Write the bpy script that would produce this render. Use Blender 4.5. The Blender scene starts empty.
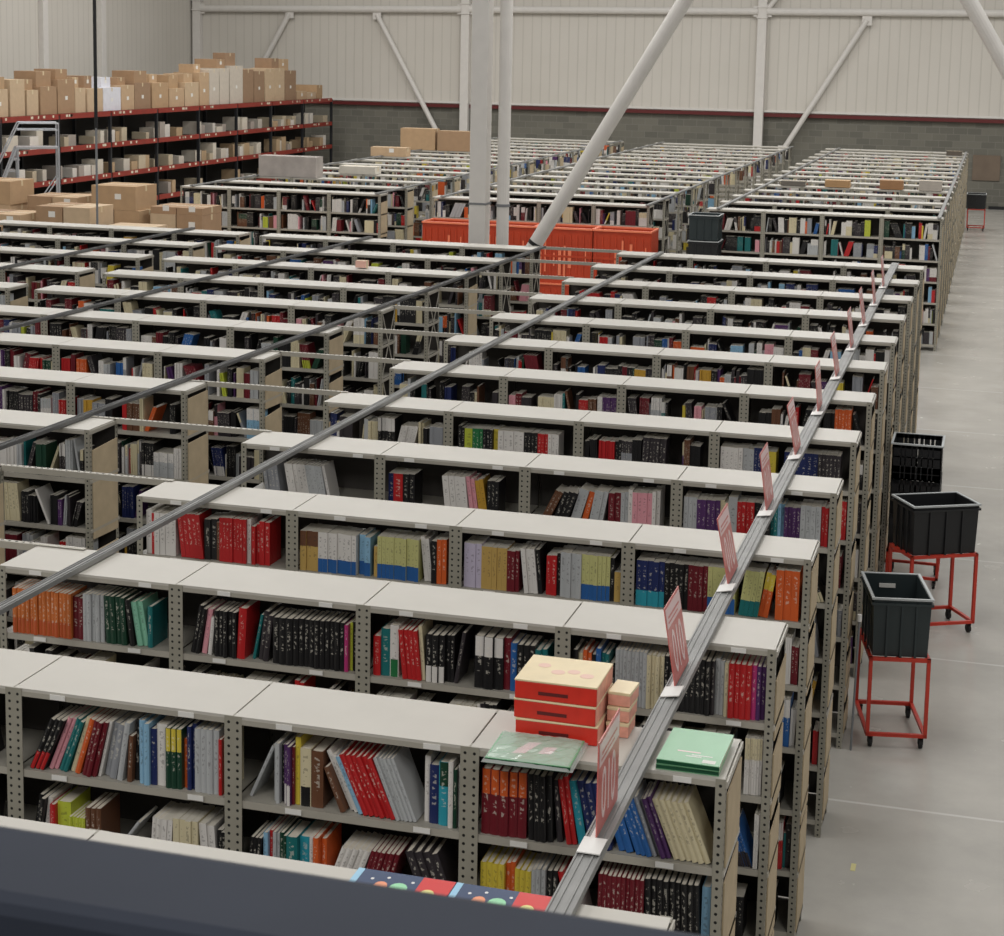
import bpy, math, random
from mathutils import Matrix, Vector
C = bpy.context.scene.collection
H = 2.2536                      # height of the shelving tops
PITCH, DEP = 1.51586, 0.41226   # row pitch, row depth
rnd = random.Random(7)

def lin(c):
    return tuple((v/255/12.92 if v/255 <= .04045 else ((v/255+.055)/1.055)**2.4) for v in c[:3])

# ------------------------------------------------------------------ materials
def mat(name, col, rough=.6, metal=0, spec=.5, noise=0, nscale=6, bump=0, bscale=30):
    m = bpy.data.materials.new(name); m.use_nodes = True
    nt = m.node_tree; b = nt.nodes['Principled BSDF']
    b.inputs['Roughness'].default_value = rough; b.inputs['Metallic'].default_value = metal
    b.inputs['Specular IOR Level'].default_value = spec
    l = lin(col); b.inputs['Base Color'].default_value = (*l, 1)
    if noise:
        tc = nt.nodes.new('ShaderNodeTexCoord'); n = nt.nodes.new('ShaderNodeTexNoise')
        n.inputs['Scale'].default_value = nscale; n.inputs['Detail'].default_value = 5
        r = nt.nodes.new('ShaderNodeValToRGB')
        r.color_ramp.elements[0].color = (*[x*(1-noise) for x in l], 1); r.color_ramp.elements[0].position = .3
        r.color_ramp.elements[1].color = (*[min(1, x*(1+noise)) for x in l], 1); r.color_ramp.elements[1].position = .7
        nt.links.new(tc.outputs['Object'], n.inputs['Vector']); nt.links.new(n.outputs['Fac'], r.inputs['Fac'])
        nt.links.new(r.outputs['Color'], b.inputs['Base Color'])
    if bump:
        tc = nt.nodes.new('ShaderNodeTexCoord'); n = nt.nodes.new('ShaderNodeTexNoise'); n.inputs['Scale'].default_value = bscale
        bp = nt.nodes.new('ShaderNodeBump'); bp.inputs['Strength'].default_value = bump; bp.inputs['Distance'].default_value = .01
        nt.links.new(tc.outputs['Object'], n.inputs['Vector']); nt.links.new(n.outputs['Fac'], bp.inputs['Height'])
        nt.links.new(bp.outputs['Normal'], b.inputs['Normal'])
    return m

def mth(nt, op, a, b=None, c=None):
    n = nt.nodes.new('ShaderNodeMath'); n.operation = op
    for i, v in enumerate((a, b, c)):
        if v is None: continue
        if isinstance(v, (int, float)): n.inputs[i].default_value = v
        else: nt.links.new(v, n.inputs[i])
    return n.outputs[0]

def mixc(nt, f, a, b):
    n = nt.nodes.new('ShaderNodeMix'); n.data_type = 'RGBA'
    for s, v in ((n.inputs[0], f), (n.inputs[6], a), (n.inputs[7], b)):
        if isinstance(v, (int, float)): s.default_value = v
        elif isinstance(v, tuple): s.default_value = (*v, 1)
        else: nt.links.new(v, s)
    return n.outputs[2]

M = {}
M['top'] = mat('top_board_laminate', (188, 184, 175), .45, noise=.04, nscale=3)
M['shelf'] = mat('shelf_steel', (150, 146, 136), .45, noise=.06, nscale=8)
M['lip'] = mat('lip_steel', (166, 161, 149), .4, noise=.05)
M['panel'] = mat('beige_fibreboard', (184, 166, 136), .75, noise=.08, nscale=9)
M['back'] = mat('added_dark_sheet', (74, 70, 66), .7)  # dark tone stands for the shade behind the books
M['rail'] = mat('galvanised_rail', (140, 140, 138), .5, metal=.25, noise=.12, nscale=5)
M['raildark'] = mat('darkened_rail', (98, 98, 97), .5, metal=.2, noise=.12, nscale=5)  # rail grey darkened all over to take in the dark underside lines
M['white'] = mat('white_paint', (214, 210, 204), .45, noise=.03)
M['plastic_white'] = mat('white_card', (226, 224, 220), .5)
M['hand'] = mat('slate_handrail_paint', (40, 45, 56), .6, spec=.2, noise=.1, nscale=4)
M['red'] = mat('red_tube_paint', (190, 52, 34), .4, noise=.1)
M['crate'] = mat('dark_green_crate_plastic', (40, 50, 52), .45)
M['crate_black'] = mat('black_crate_plastic', (26, 27, 29), .45)
M['crate_rim'] = mat('pale_crate_rim', (176, 180, 180), .5)
M['rubber'] = mat('black_rubber', (22, 22, 22), .7)
M['rackred'] = mat('rack_beam_red', (138, 46, 34), .5, noise=.15, nscale=3)
M['rackpost'] = mat('rack_upright_blue_grey', (30, 32, 36), .5)
M['rackdeck'] = mat('rack_deck_dark', (44, 40, 36), .8)
M['tag'] = mat('shelf_tag', (216, 208, 186), .6)
M['orange'] = mat('orange_plastic', (184, 62, 30), .45, noise=.12, nscale=3)
M['orange_rim'] = mat('orange_rim', (236, 128, 92), .45)
M['steel'] = mat('ladder_aluminium', (178, 180, 184), .35, metal=.5)
M['bandred'] = mat('dark_red_flashing', (92, 22, 22), .5)
M['black'] = mat('black_cable', (14, 14, 15), .6)
M['grey'] = mat('grey_cable', (120, 122, 124), .6)
M['tape'] = mat('packing_tape', (206, 190, 156), .35)
M['paper'] = mat('white_label_paper', (222, 220, 214), .6)
M['signhead'] = mat('sign_header_pale_pink', (228, 200, 200), .3)
M['signred'] = mat('sign_red_glare_paled', (200, 108, 102), .3)  # red lightened so the card carries its glare in the colour
M['signnum'] = mat('sign_number_pale', (232, 208, 206), .3)
M['lime'] = mat('green_cover', (112, 168, 126), .3, noise=.06)
M['dgreen'] = mat('dark_green_cover_edge', (22, 74, 48), .4)
M['boxred'] = mat('red_box_side', (204, 46, 32), .4, noise=.1, nscale=14)
M['boxcream'] = mat('cream_box_lid', (226, 208, 168), .35, noise=.05, nscale=12)
M['boxpink'] = mat('pale_pink_box', (226, 160, 140), .5, noise=.2, nscale=20)
M['draw'] = mat('faint_drawing_pink', (226, 188, 170), .4)
M['navy'] = mat('navy_cover', (34, 58, 96), .35)
M['skyblue'] = mat('sky_blue_cover', (150, 196, 222), .35)
M['picred'] = mat('bright_red_cover', (206, 40, 38), .35)
M['picgreen'] = mat('mint_illustration', (150, 214, 168), .4)
M['picorange'] = mat('peach_illustration', (232, 150, 110), .4)
M['picyellow'] = mat('lemon_illustration', (226, 220, 140), .4)
M['page'] = mat('page_paper', (214, 206, 190), .8, noise=.06, nscale=60)
M['yellow'] = mat('yellow_floor_tape', (206, 198, 140), .6)
M['brownboard'] = mat('brown_board', (112, 98, 84), .8, noise=.12, nscale=2)
M['slab'] = mat('mezzanine_slab', (120, 118, 114), .8)
M['greywrap'] = mat('grey_shrink_wrap', (170, 162, 156), .3, noise=.15, nscale=4, bump=.5, bscale=12)

def perforated():
    m = mat('perforated_steel_post', (150, 146, 132), .45); nt = m.node_tree; b = nt.nodes['Principled BSDF']
    tc = nt.nodes.new('ShaderNodeTexCoord'); s = nt.nodes.new('ShaderNodeSeparateXYZ'); nt.links.new(tc.outputs['UV'], s.inputs[0])
    # UV: metres across (centred on a hole column), metres up
    dv = mth(nt, 'SUBTRACT', mth(nt, 'FRACT', mth(nt, 'MULTIPLY', s.outputs['Y'], 1/.034)), .5)
    dv = mth(nt, 'MULTIPLY', dv, .034)
    d = mth(nt, 'SQRT', mth(nt, 'ADD', mth(nt, 'MULTIPLY', dv, dv), mth(nt, 'MULTIPLY', s.outputs['X'], s.outputs['X'])))
    hole = mth(nt, 'LESS_THAN', d, .0062)
    n = nt.nodes.new('ShaderNodeTexNoise'); n.inputs['Scale'].default_value = 9; nt.links.new(tc.outputs['Object'], n.inputs['Vector'])
    base = mixc(nt, n.outputs['Fac'], lin((140, 136, 122)), lin((160, 156, 143)))
    nt.links.new(mixc(nt, hole, base, lin((16, 15, 15))), b.inputs['Base Color'])
    return m
M['post'] = perforated()

def cladding():
    m = mat('ribbed_wall_cladding', (200, 195, 186), .55); nt = m.node_tree; b = nt.nodes['Principled BSDF']
    tc = nt.nodes.new('ShaderNodeTexCoord'); s = nt.nodes.new('ShaderNodeSeparateXYZ'); nt.links.new(tc.outputs['UV'], s.inputs[0])
    f = mth(nt, 'FRACT', mth(nt, 'MULTIPLY', s.outputs['X'], 1/.33))
    ln = mth(nt, 'LESS_THAN', mth(nt, 'ABSOLUTE', mth(nt, 'SUBTRACT', f, .5)), .06)
    bp = nt.nodes.new('ShaderNodeBump'); bp.invert = True; bp.inputs['Strength'].default_value = .5; bp.inputs['Distance'].default_value = .03
    nt.links.new(ln, bp.inputs['Height']); nt.links.new(bp.outputs['Normal'], b.inputs['Normal'])
    n = nt.nodes.new('ShaderNodeTexNoise'); n.inputs['Scale'].default_value = .5; nt.links.new(tc.outputs['Object'], n.inputs['Vector'])
    base = mixc(nt, n.outputs['Fac'], lin((198, 193, 183)), lin((210, 205, 196)))
    nt.links.new(mixc(nt, mth(nt, 'MULTIPLY', ln, .35), base, lin((172, 168, 158))), b.inputs['Base Color'])
    return m
M['clad'] = cladding()

def blockwall():
    m = mat('grey_block_wall', (120, 117, 106), .9); nt = m.node_tree; b = nt.nodes['Principled BSDF']
    tc = nt.nodes.new('ShaderNodeTexCoord'); br = nt.nodes.new('ShaderNodeTexBrick')
    br.inputs['Color1'].default_value = (*lin((122, 119, 108)), 1); br.inputs['Color2'].default_value = (*lin((104, 102, 93)), 1)
    br.inputs['Mortar'].default_value = (*lin((132, 129, 120)), 1); br.inputs['Scale'].default_value = 1
    br.inputs['Brick Width'].default_value = .45; br.inputs['Row Height'].default_value = .22; br.inputs['Mortar Size'].default_value = .008
    nt.links.new(tc.outputs['UV'], br.inputs['Vector'])
    n = nt.nodes.new('ShaderNodeTexNoise'); n.inputs['Scale'].default_value = 1.3; n.inputs['Detail'].default_value = 6; nt.links.new(tc.outputs['Object'], n.inputs['Vector'])
    nt.links.new(mixc(nt, mth(nt, 'MULTIPLY', n.outputs['Fac'], .5), br.outputs['Color'], lin((92, 92, 86))), b.inputs['Base Color'])
    return m
M['block'] = blockwall()

def concrete():
    m = mat('polished_concrete', (180, 177, 170), .3); nt = m.node_tree; b = nt.nodes['Principled BSDF']
    tc = nt.nodes.new('ShaderNodeTexCoord'); n = nt.nodes.new('ShaderNodeTexNoise'); n.inputs['Scale'].default_value = .8; n.inputs['Detail'].default_value = 8
    n.inputs['Roughness'].default_value = .65
    nt.links.new(tc.outputs['Object'], n.inputs['Vector'])
    r = nt.nodes.new('ShaderNodeValToRGB'); e = r.color_ramp.elements
    e[0].position, e[0].color = .3, (*lin((166, 163, 156)), 1); e[1].position, e[1].color = .72, (*lin((188, 184, 176)), 1)
    nt.links.new(n.outputs['Fac'], r.inputs['Fac'])
    s = nt.nodes.new('ShaderNodeSeparateXYZ'); nt.links.new(tc.outputs['Object'], s.inputs[0])
    fy = mth(nt, 'FRACT', mth(nt, 'ADD', mth(nt, 'MULTIPLY', s.outputs['Y'], 1/3.1), -.15))
    ln = mth(nt, 'LESS_THAN', mth(nt, 'ABSOLUTE', mth(nt, 'SUBTRACT', fy, .0)), .009)
    nt.links.new(mixc(nt, mth(nt, 'MULTIPLY', ln, .6), r.outputs['Color'], lin((214, 212, 208))), b.inputs['Base Color'])
    n2 = nt.nodes.new('ShaderNodeTexNoise'); n2.inputs['Scale'].default_value = 2.5; n2.inputs['Detail'].default_value = 6
    nt.links.new(tc.outputs['Object'], n2.inputs['Vector'])
    nt.links.new(mth(nt, 'ADD', mth(nt, 'MULTIPLY', n2.outputs['Fac'], .2), .14), b.inputs['Roughness'])
    return m
M['floor'] = concrete()

def bookmat():
    m = mat('printed_book_cover', (128, 128, 128), .45); nt = m.node_tree; b = nt.nodes['Principled BSDF']
    a1 = nt.nodes.new('ShaderNodeAttribute'); a1.attribute_name = 'Col'
    a2 = nt.nodes.new('ShaderNodeAttribute'); a2.attribute_name = 'Acc'
    tc = nt.nodes.new('ShaderNodeTexCoord'); s = nt.nodes.new('ShaderNodeSeparateXYZ'); nt.links.new(tc.outputs['UV'], s.inputs[0])
    u, v = s.outputs['X'], s.outputs['Y']
    on = mth(nt, 'GREATER_THAN', u, -.5)
    seed, style = a1.outputs['Alpha'], a2.outputs['Alpha']
    def near(x, t): return mth(nt, 'LESS_THAN', mth(nt, 'ABSOLUTE', mth(nt, 'SUBTRACT', x, t)), .1)
    low = mth(nt, 'MULTIPLY', near(style, .5), mth(nt, 'LESS_THAN', v, .34))
    high = mth(nt, 'MULTIPLY', near(style, .75), mth(nt, 'GREATER_THAN', v, .62))
    band = mth(nt, 'MULTIPLY', on, mth(nt, 'MAXIMUM', low, high))
    base = mixc(nt, band, a1.outputs['Color'], a2.outputs['Color'])
    cv = nt.nodes.new('ShaderNodeCombineXYZ')
    nt.links.new(mth(nt, 'MULTIPLY', u, 2.2), cv.inputs[0]); nt.links.new(mth(nt, 'MULTIPLY', v, 19), cv.inputs[1]); nt.links.new(mth(nt, 'MULTIPLY', seed, 91), cv.inputs[2])
    n = nt.nodes.new('ShaderNodeTexNoise'); n.inputs['Scale'].default_value = 1; n.inputs['Detail'].default_value = 2; nt.links.new(cv.outputs[0], n.inputs['Vector'])
    t = mth(nt, 'GREATER_THAN', n.outputs['Fac'], .56)
    inu = mth(nt, 'MULTIPLY', mth(nt, 'GREATER_THAN', u, .28), mth(nt, 'LESS_THAN', u, .72))
    inv = mth(nt, 'MULTIPLY', mth(nt, 'GREATER_THAN', v, .3), mth(nt, 'LESS_THAN', v, .9))
    t = mth(nt, 'MULTIPLY', mth(nt, 'MULTIPLY', t, inu), mth(nt, 'MULTIPLY', inv, mth(nt, 'GREATER_THAN', style, .12)))
    bw = nt.nodes.new('ShaderNodeRGBToBW'); nt.links.new(a1.outputs['Color'], bw.inputs[0])
    tcol = mixc(nt, mth(nt, 'GREATER_THAN', bw.outputs[0], .3), lin((226, 220, 205)), lin((60, 50, 50)))
    nt.links.new(mixc(nt, mth(nt, 'MULTIPLY', t, .4), base, tcol), b.inputs['Base Color'])
    return m
M['book'] = bookmat()

def cardmat():
    m = mat('cardboard', (176, 142, 104), .8); nt = m.node_tree; b = nt.nodes['Principled BSDF']
    a1 = nt.nodes.new('ShaderNodeAttribute'); a1.attribute_name = 'Col'
    tc = nt.nodes.new('ShaderNodeTexCoord'); n = nt.nodes.new('ShaderNodeTexNoise'); n.inputs['Scale'].default_value = 7; n.inputs['Detail'].default_value = 4
    nt.links.new(tc.outputs['Object'], n.inputs['Vector'])
    g = mth(nt, 'ADD', mth(nt, 'MULTIPLY', n.outputs['Fac'], .3), .85)
    h = nt.nodes.new('ShaderNodeVectorMath'); h.operation = 'SCALE'; nt.links.new(a1.outputs['Color'], h.inputs[0]); nt.links.new(g, h.inputs['Scale'])
    nt.links.new(h.outputs[0], b.inputs['Base Color'])
    return m
M['card'] = cardmat()

# ------------------------------------------------------------------ mesh builder
class MB:
    def __init__(s): s.v = []; s.f = []; s.m = []; s.uv = []; s.col = []; s.acc = []; s.mats = []
    def mi(s, m):
        if m not in s.mats: s.mats.append(m)
        return s.mats.index(m)
    def face(s, idx, m=0, uv=None, col=(1, 1, 1, 1), acc=(1, 1, 1, 0)):
        s.f.append(idx); s.m.append(m); s.uv.append(uv or [(-1, -1)]*len(idx)); s.col.append(col); s.acc.append(acc)
    def box(s, x0, x1, y0, y1, z0, z1, m, T=None, taper=0, **k):
        mi = s.mi(m); b = len(s.v)
        P = [(x0, y0, z0), (x1, y0, z0), (x1, y1, z0), (x0, y1, z0), (x0+taper*-1, y0-taper, z1), (x1+taper, y0-taper, z1), (x1+taper, y1+taper, z1), (x0-taper, y1+taper, z1)]
        s.v += [tuple(T @ Vector(p)) for p in P] if T else P
        for q in ((0, 1, 5, 4), (1, 2, 6, 5), (2, 3, 7, 6), (3, 0, 4, 7), (4, 5, 6, 7), (3, 2, 1, 0)):
            s.face([b+i for i in q], mi, **k)
        return b
    def tube(s, p, q, r, m, n=10, r2=None, caps=True):
        mi = s.mi(m); p, q = Vector(p), Vector(q); d = (q-p).normalized(); r2 = r if r2 is None else r2
        a = d.orthogonal().normalized(); c = d.cross(a); b = len(s.v)
        for pt, rr in ((p, r), (q, r2)):
            for i in range(n):
                t = 2*math.pi*i/n; s.v.append(tuple(pt+a*math.cos(t)*rr+c*math.sin(t)*rr))
        for i in range(n): s.face([b+i, b+(i+1) % n, b+n+(i+1) % n, b+n+i], mi)
        if caps: s.face([b+i for i in range(n)][::-1], mi); s.face([b+n+i for i in range(n)], mi)
    def bar(s, p, q, w, h, m):          # rectangular bar between two points (w sideways, h up)
        p, q = Vector(p), Vector(q); d = (q-p); L = d.length; d.normalize()
        up = Vector((0, 0, 1)) if abs(d.z) < .95 else Vector((0, 1, 0))
        sx = d.cross(up).normalized(); uz = sx.cross(d)
        T = Matrix((( *sx, 0), (*d, 0), (*uz, 0), (0, 0, 0, 1))).transposed(); T.translation = p
        return s.box(-w/2, w/2, 0, L, -h/2, h/2, m, T)
    def poly(s, pts, m, off=(0, 0, .002)):
        """closed outline pts (3-D) extruded by off"""
        mi = s.mi(m); b = len(s.v); n = len(pts); o = Vector(off)
        s.v += [tuple(p) for p in pts] + [tuple(Vector(p)+o) for p in pts]
        s.face([b+i for i in range(n)][::-1], mi); s.face([b+n+i for i in range(n)], mi)
        for i in range(n): s.face([b+i, b+(i+1) % n, b+n+(i+1) % n, b+n+i], mi)
    def mesh(s, name):
        me = bpy.data.meshes.new(name); me.from_pydata(s.v, [], s.f)
        for m in s.mats: me.materials.append(m)
        me.polygons.foreach_set('material_index', s.m)
        uvl = me.uv_layers.new(name='UVMap'); flat = [c for f in s.uv for p in f for c in p]; uvl.data.foreach_set('uv', flat)
        for nm, arr in (('Col', s.col), ('Acc', s.acc)):
            at = me.color_attributes.new(nm, 'FLOAT_COLOR', 'CORNER'); fl = []
            for f, c in zip(s.f, arr): fl += list(c)*len(f)
            at.data.foreach_set('color', fl)
        me.update(); return me
    def obj(s, name, parent=None, loc=None, bevel=0):
        o = bpy.data.objects.new(name, s.mesh(name)); C.objects.link(o)
        if parent: o.parent = parent
        if loc: o.location = loc
        if bevel:
            b = o.modifiers.new('bevel', 'BEVEL'); b.width = bevel; b.segments = 2; b.limit_method = 'ANGLE'
        return o

def tag(o, label=None, cat=None, group=None, kind=None):
    for k, v in (('label', label), ('category', cat), ('group', group), ('kind', kind)):
        if v: o[k] = v
    return o
def empty(name, loc=(0, 0, 0), rz=0):
    o = bpy.data.objects.new(name, None); C.objects.link(o); o.location = loc; o.rotation_euler = (0, 0, rz); return o
KIDS = {}
def copy_tree(o, parent=None):
    c = o.copy(); C.objects.link(c)
    if parent: c.parent = parent
    for ch in o.children: copy_tree(ch, c)
    return c
def struct(mb, name, **k): return tag(mb.obj(name, **k), kind='structure')
ORD = ['first', 'second', 'third', 'fourth', 'fifth', 'sixth', 'seventh', 'eighth', 'ninth', 'tenth', 'eleventh', 'twelfth', 'thirteenth', 'fourteenth',
       'fifteenth', 'sixteenth', 'seventeenth', 'eighteenth', 'nineteenth', 'twentieth']
def ordn(i):
    if i < 20: return ORD[i]
    t = {2: 'twenty', 3: 'thirty', 4: 'forty', 5: 'fifty', 6: 'sixty'}[(i+1)//10]; r = (i+1) % 10
    return (t[:-1]+'ieth') if r == 0 else t+'-'+ORD[r-1]

# ------------------------------------------------------------------ room shell
WX0, WX1, WY = -28.1, 14, 55.5
m = MB(); m.box(WX0, WX1, -9, WY, -.15, 0, M['floor']); struct(m, 'floor')
def uvwall(mb, quad, m, w, z0, z1):
    b = len(mb.v); mb.v += quad; mb.face([b, b+1, b+2, b+3], mb.mi(m), uv=[(0, z0), (w, z0), (w, z1), (0, z1)])
def wall(name, p, q, off):
    # p->q along the wall; lower block wall and proud ribbed cladding above
    L = (Vector(q)-Vector(p)).length; o = Vector(off)
    a, b_ = Vector((*p, 0)), Vector((*q, 0))
    mb = MB(); back = -o*.4
    def slab(z0, z1, shift, mm):
        f = [a+shift+Vector((0, 0, z0)), b_+shift+Vector((0, 0, z0)), b_+shift+Vector((0, 0, z1)), a+shift+Vector((0, 0, z1))]
        uvwall(mb, [tuple(x) for x in f], mm, L, z0, z1)
        g = [x+back-shift for x in f]; bb = len(mb.v); mb.v += [tuple(x) for x in g]+[tuple(x) for x in f]; k = mb.mi(mm)
        mb.face([bb+3, bb+2, bb+1, bb], k)
        for i in range(4): mb.face([bb+i, bb+(i+1) % 4, bb+4+(i+1) % 4, bb+4+i], k)
    slab(0, 2.93, o*0, M['block']); slab(2.93, 9.5, o*.12, M['clad'])
    return struct(mb, name)
wall('wall_back', (WX0, WY), (WX1, WY), (0, -1, 0))
wall('wall_left', (WX0, -9), (WX0, WY), (1, 0, 0))
# red flashing with a thin white sill line, back wall
m = MB(); m.box(WX0, WX1, WY-.17, WY-.0, 2.83, 2.95, M['bandred']); struct(m, 'trim_1')
m = MB(); m.box(WX0, WX1, WY-.20, WY-.12, 2.98, 3.05, M['white']); struct(m, 'trim_2')
m = MB(); m.box(WX0+.0, WX0+.17, -9, WY-.2, 2.83, 2.95, M['bandred']); struct(m, 'trim_3')
m = MB(); m.box(.02, .9, WY-.05, WY, .94, 1.77, M['brownboard']); tag(m.obj('wall_board'), 'brown rectangular board low on the block wall behind the far cart', 'board')
# pipe skirting along the wall base, right of the shelving
m = MB(); m.box(.6, 14, WY-.1, WY, .0, .1, M['black']); struct(m, 'baseboard_back')
# wall columns, horizontal tube, braces
def wall_column(x, y, lbl):
    m = MB(); m.box(x-.15, x+.15, y-.26, y, 0, 9.5, M['white']); m.box(x-.19, x+.19, y-.3, y, 6.1, 6.14, M['white']); m.box(x-.19, x+.19, y-.3, y, 6.45, 6.49, M['white'])
    o = m.obj('wall_column', bevel=.01); tag(o, lbl, 'column', 'white columns against the walls')
wall_column(-17.45, WY-.12, 'white steel column against back wall, standing behind the big interior column')
wall_column(-7.05, WY-.12, 'white steel column against back wall, beside the foot of the right-hand brace')
wall_column(-27.75, WY-.12, 'white steel column in the corner where the two walls meet')
for y, l in ((44.6, 'white upright on side wall above the brown boxes, nearest the viewer'), (48.3, 'white upright on side wall behind the hanging black cable')):
    m = MB(); m.box(WX0+.12, WX0+.3, y-.15, y+.15, 0, 9.5, M['white']); tag(m.obj('wall_column', bevel=.01), l, 'column', 'white columns against the walls')
def wtube(p, q, r, lbl, nm='wall_brace', plates=True):
    e = empty(nm, p); m = MB(); P = Vector(p); m.tube((0, 0, 0), Vector(q)-P, r, M['white'], 14); m.obj('tube', e)
    if plates:
        for k in (P, Vector(q)):
            m = MB(); k = k-P; m.box(k.x-.16, k.x+.16, k.y-.02, k.y+.02, k.z-.18, k.z+.18, M['white']); m.obj('end_plate', e, bevel=.01)
    tag(e, lbl, 'brace'); return e
yb = WY-.3
wtube((-27.6, yb, 6.17), (-17.6, yb, 6.27), .12, 'long white horizontal tube high on back wall, between corner and middle column', 'wall_tube')
wtube((-17.3, yb, 6.27), (-7.2, yb, 6.33), .12, 'long white horizontal tube high on back wall, between the two slim wall columns', 'wall_tube')
wtube((-6.9, yb, 6.33), (3.2, yb, 6.38), .12, 'white horizontal tube high on back wall, over the far end of the floor aisle', 'wall_tube')
wtube((-20.75, yb, 6.05), (-18.3, yb, 1.7), .09, 'slim white diagonal brace on back wall, meeting the large cardboard boxes')
wtube((-24.1, yb, 6.05), (-26.6, yb, 1.7), .09, 'slim white diagonal brace on back wall, rising above the loaded pallet rack')
wtube((-3.6, yb, 6.1), (-6.2, yb, 1.7), .09, 'slim white diagonal brace on back wall, over the rear aisle-side shelving')
wtube((-6.9, yb, 6.4), (-4.6, yb, 9.3), .08, 'short white diagonal tube rising from the wall column joint')

# ------------------------------------------------------------------ interior column group
cy = 19.5
e = empty('steel_column', (-6.3, cy, 0)); m = MB(); m.box(-.125, .125, -.125, .125, 0, 9.4, M['white']); m.obj('shaft', e, bevel=.015)
m = MB(); m.box(-.2, .18, -.2, .2, 0, .03, M['white']); m.obj('base_plate', e)
m = MB(); m.box(-.13, .13, -.13, .13, 2.72, 2.75, M['grey']); m.obj('strap', e)
tag(e, 'thick white square steel column rising between the front and rear shelving', 'column')
e = empty('steel_pipe', (-5.95, cy, 0)); m = MB(); m.tube((0, 0, 0), (0, 0, 9.4), .09, M['white'], 16); m.obj('shaft', e)
m = MB(); m.tube((0, 0, 2.7), (0, 0, 2.74), .1, M['grey'], 16); m.obj('strap', e); m = MB(); m.box(-.15, .15, -.15, .15, 0, .03, M['white']); m.obj('base_plate', e)
tag(e, 'slim round white pipe standing just beside the thick square column', 'pipe')
def brace(p, q, r, lbl):
    e = empty('diagonal_brace', p); P = Vector(p); d = Vector(q)-P; m = MB(); m.tube((0, 0, 0), d, r, M['white'], 18); m.obj('tube', e)
    m = MB(); m.tube(d*.05, d*.056, r*1.05, M['black'], 18); m.obj('collar', e)
    tag(e, lbl, 'brace'); return e
dx, dz = (-3.42+5.45), (5.64-2.20)
brace((-5.45-dx*.12, cy, 2.2-dz*.12), (-5.45+dx*2.1, cy, 2.2+dz*2.1), .105, 'thick white diagonal pipe running down from the roof to the column foot')
brace((3.6, cy+.5, .3), (-1.65, cy+.5, 9.0), .105, 'thick white diagonal pipe cutting the upper corner above the floor aisle')

# ------------------------------------------------------------------ shelving rows
LV = [H-.357*k for k in range(1, 7)]       # shelf heights below the top board
def post_mesh(double, h=H-.0005):
    m = MB(); t = .003; mi = m.mi(M['post'])
    def face(x0, x1, cx):
        b = len(m.v); m.v += [(x0, 0, 0), (x1, 0, 0), (x1, 0, h), (x0, 0, h)]
        m.face([b, b+1, b+2, b+3], mi, uv=[(x0-cx, 0), (x1-cx, 0), (x1-cx, h), (x0-cx, h)])
        b = len(m.v); m.v += [(x0, t, 0), (x1, t, 0), (x1, t, h), (x0, t, h)]; m.face([b+3, b+2, b+1, b], mi)
        for xx in (x0, x1):
            b = len(m.v); m.v += [(xx, 0, 0), (xx, t, 0), (xx, t, h), (xx, 0, h)]; m.face([b, b+1, b+2, b+3], mi)
        b = len(m.v); m.v += [(x0, 0, h), (x1, 0, h), (x1, t, h), (x0, t, h)]; m.face([b, b+1, b+2, b+3], mi)
    def web(x0, s):
        b = len(m.v); w = .04; m.v += [(x0, 0, 0), (x0, w, 0), (x0, w, h), (x0, 0, h)]; m.face([b, b+1, b+2, b+3], mi, uv=[(-.02, 0), (.02, 0), (.02, h), (-.02, h)])
        b = len(m.v); x1 = x0+s*t; m.v += [(x1, 0, 0), (x1, w, 0), (x1, w, h), (x1, 0, h)]; m.face([b, b+1, b+2, b+3], mi, uv=[(-.02, 0), (.02, 0), (.02, h), (-.02, h)])
        b = len(m.v); m.v += [(x0, 0, h), (x1, 0, h), (x1, w, h), (x0, w, h)]; m.face([b, b+1, b+2, b+3], mi)
    if double:
        face(-.038, .0, -.019); face(0, .038, .019); web(-.003, 1); web(.003, -1)
    else:
        face(-.038, 0, -.019); web(0, -1)
    return m.mesh('post')
PD, PS = post_mesh(True), post_mesh(False)
m = MB(); m.box(.004, .996, .004, DEP-.004, -.03, 0, M['top']); m.box(.03, .97, .002, .006, -.034, -.012, M['lip']); TOPM = m.mesh('top_panel')
m = MB(); m.box(.006, .994, .006, DEP-.006, -.004, 0, M['shelf']); m.box(.01, .99, .004, .008, -.032, .0, M['lip']); m.box(.01, .99, DEP-.008, DEP-.004, -.032, .0, M['lip']); SHM = m.mesh('shelf')
m = MB(); m.box(0, 1, -.002, .002, 0, 1, M['back']); BKM = m.mesh('added_dark_back')  # dark sheet added behind the books to keep the gaps dark
m = MB(); m.box(-.035, .035, -.003, .001, -.011, .011, M['paper']); LHM = m.mesh('label_holder')
def sidepanel(seed):
    r = random.Random(seed); m = MB(); z = H-.05-r.uniform(0, .1)
    y0, y1 = .035, DEP-.02
    while z > .25:
        h = r.choice([.3, .34, .62, .66]); z2 = max(.08, z-h); s = r.uniform(-.02, .04)
        mi = m.mi(M['panel']); b = len(m.v)
        P = [(0, y0, z2), (0, y1, z2+s*.5), (0, y1, z+s*.0), (0, y0, z-abs(s))]
        m.v += P + [(.006, p[1], p[2]) for p in P]
        m.face([b, b+3, b+2, b+1], mi); m.face([b+4, b+5, b+6, b+7], mi)
        for i in range(4): m.face([b+i, b+(i+1) % 4, b+4+(i+1) % 4, b+4+i], mi)
        z = z2-r.uniform(.02, .09)
    m.box(-.001, .007, .0, DEP, H-.034, H-.008, M['lip'])
    for k in LV: m.box(-.001, .006, .0, DEP, k-.03, k-.008, M['lip'])
    return m.mesh('side_panel')
SPM = [sidepanel(i) for i in range(6)]
m = MB()
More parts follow.
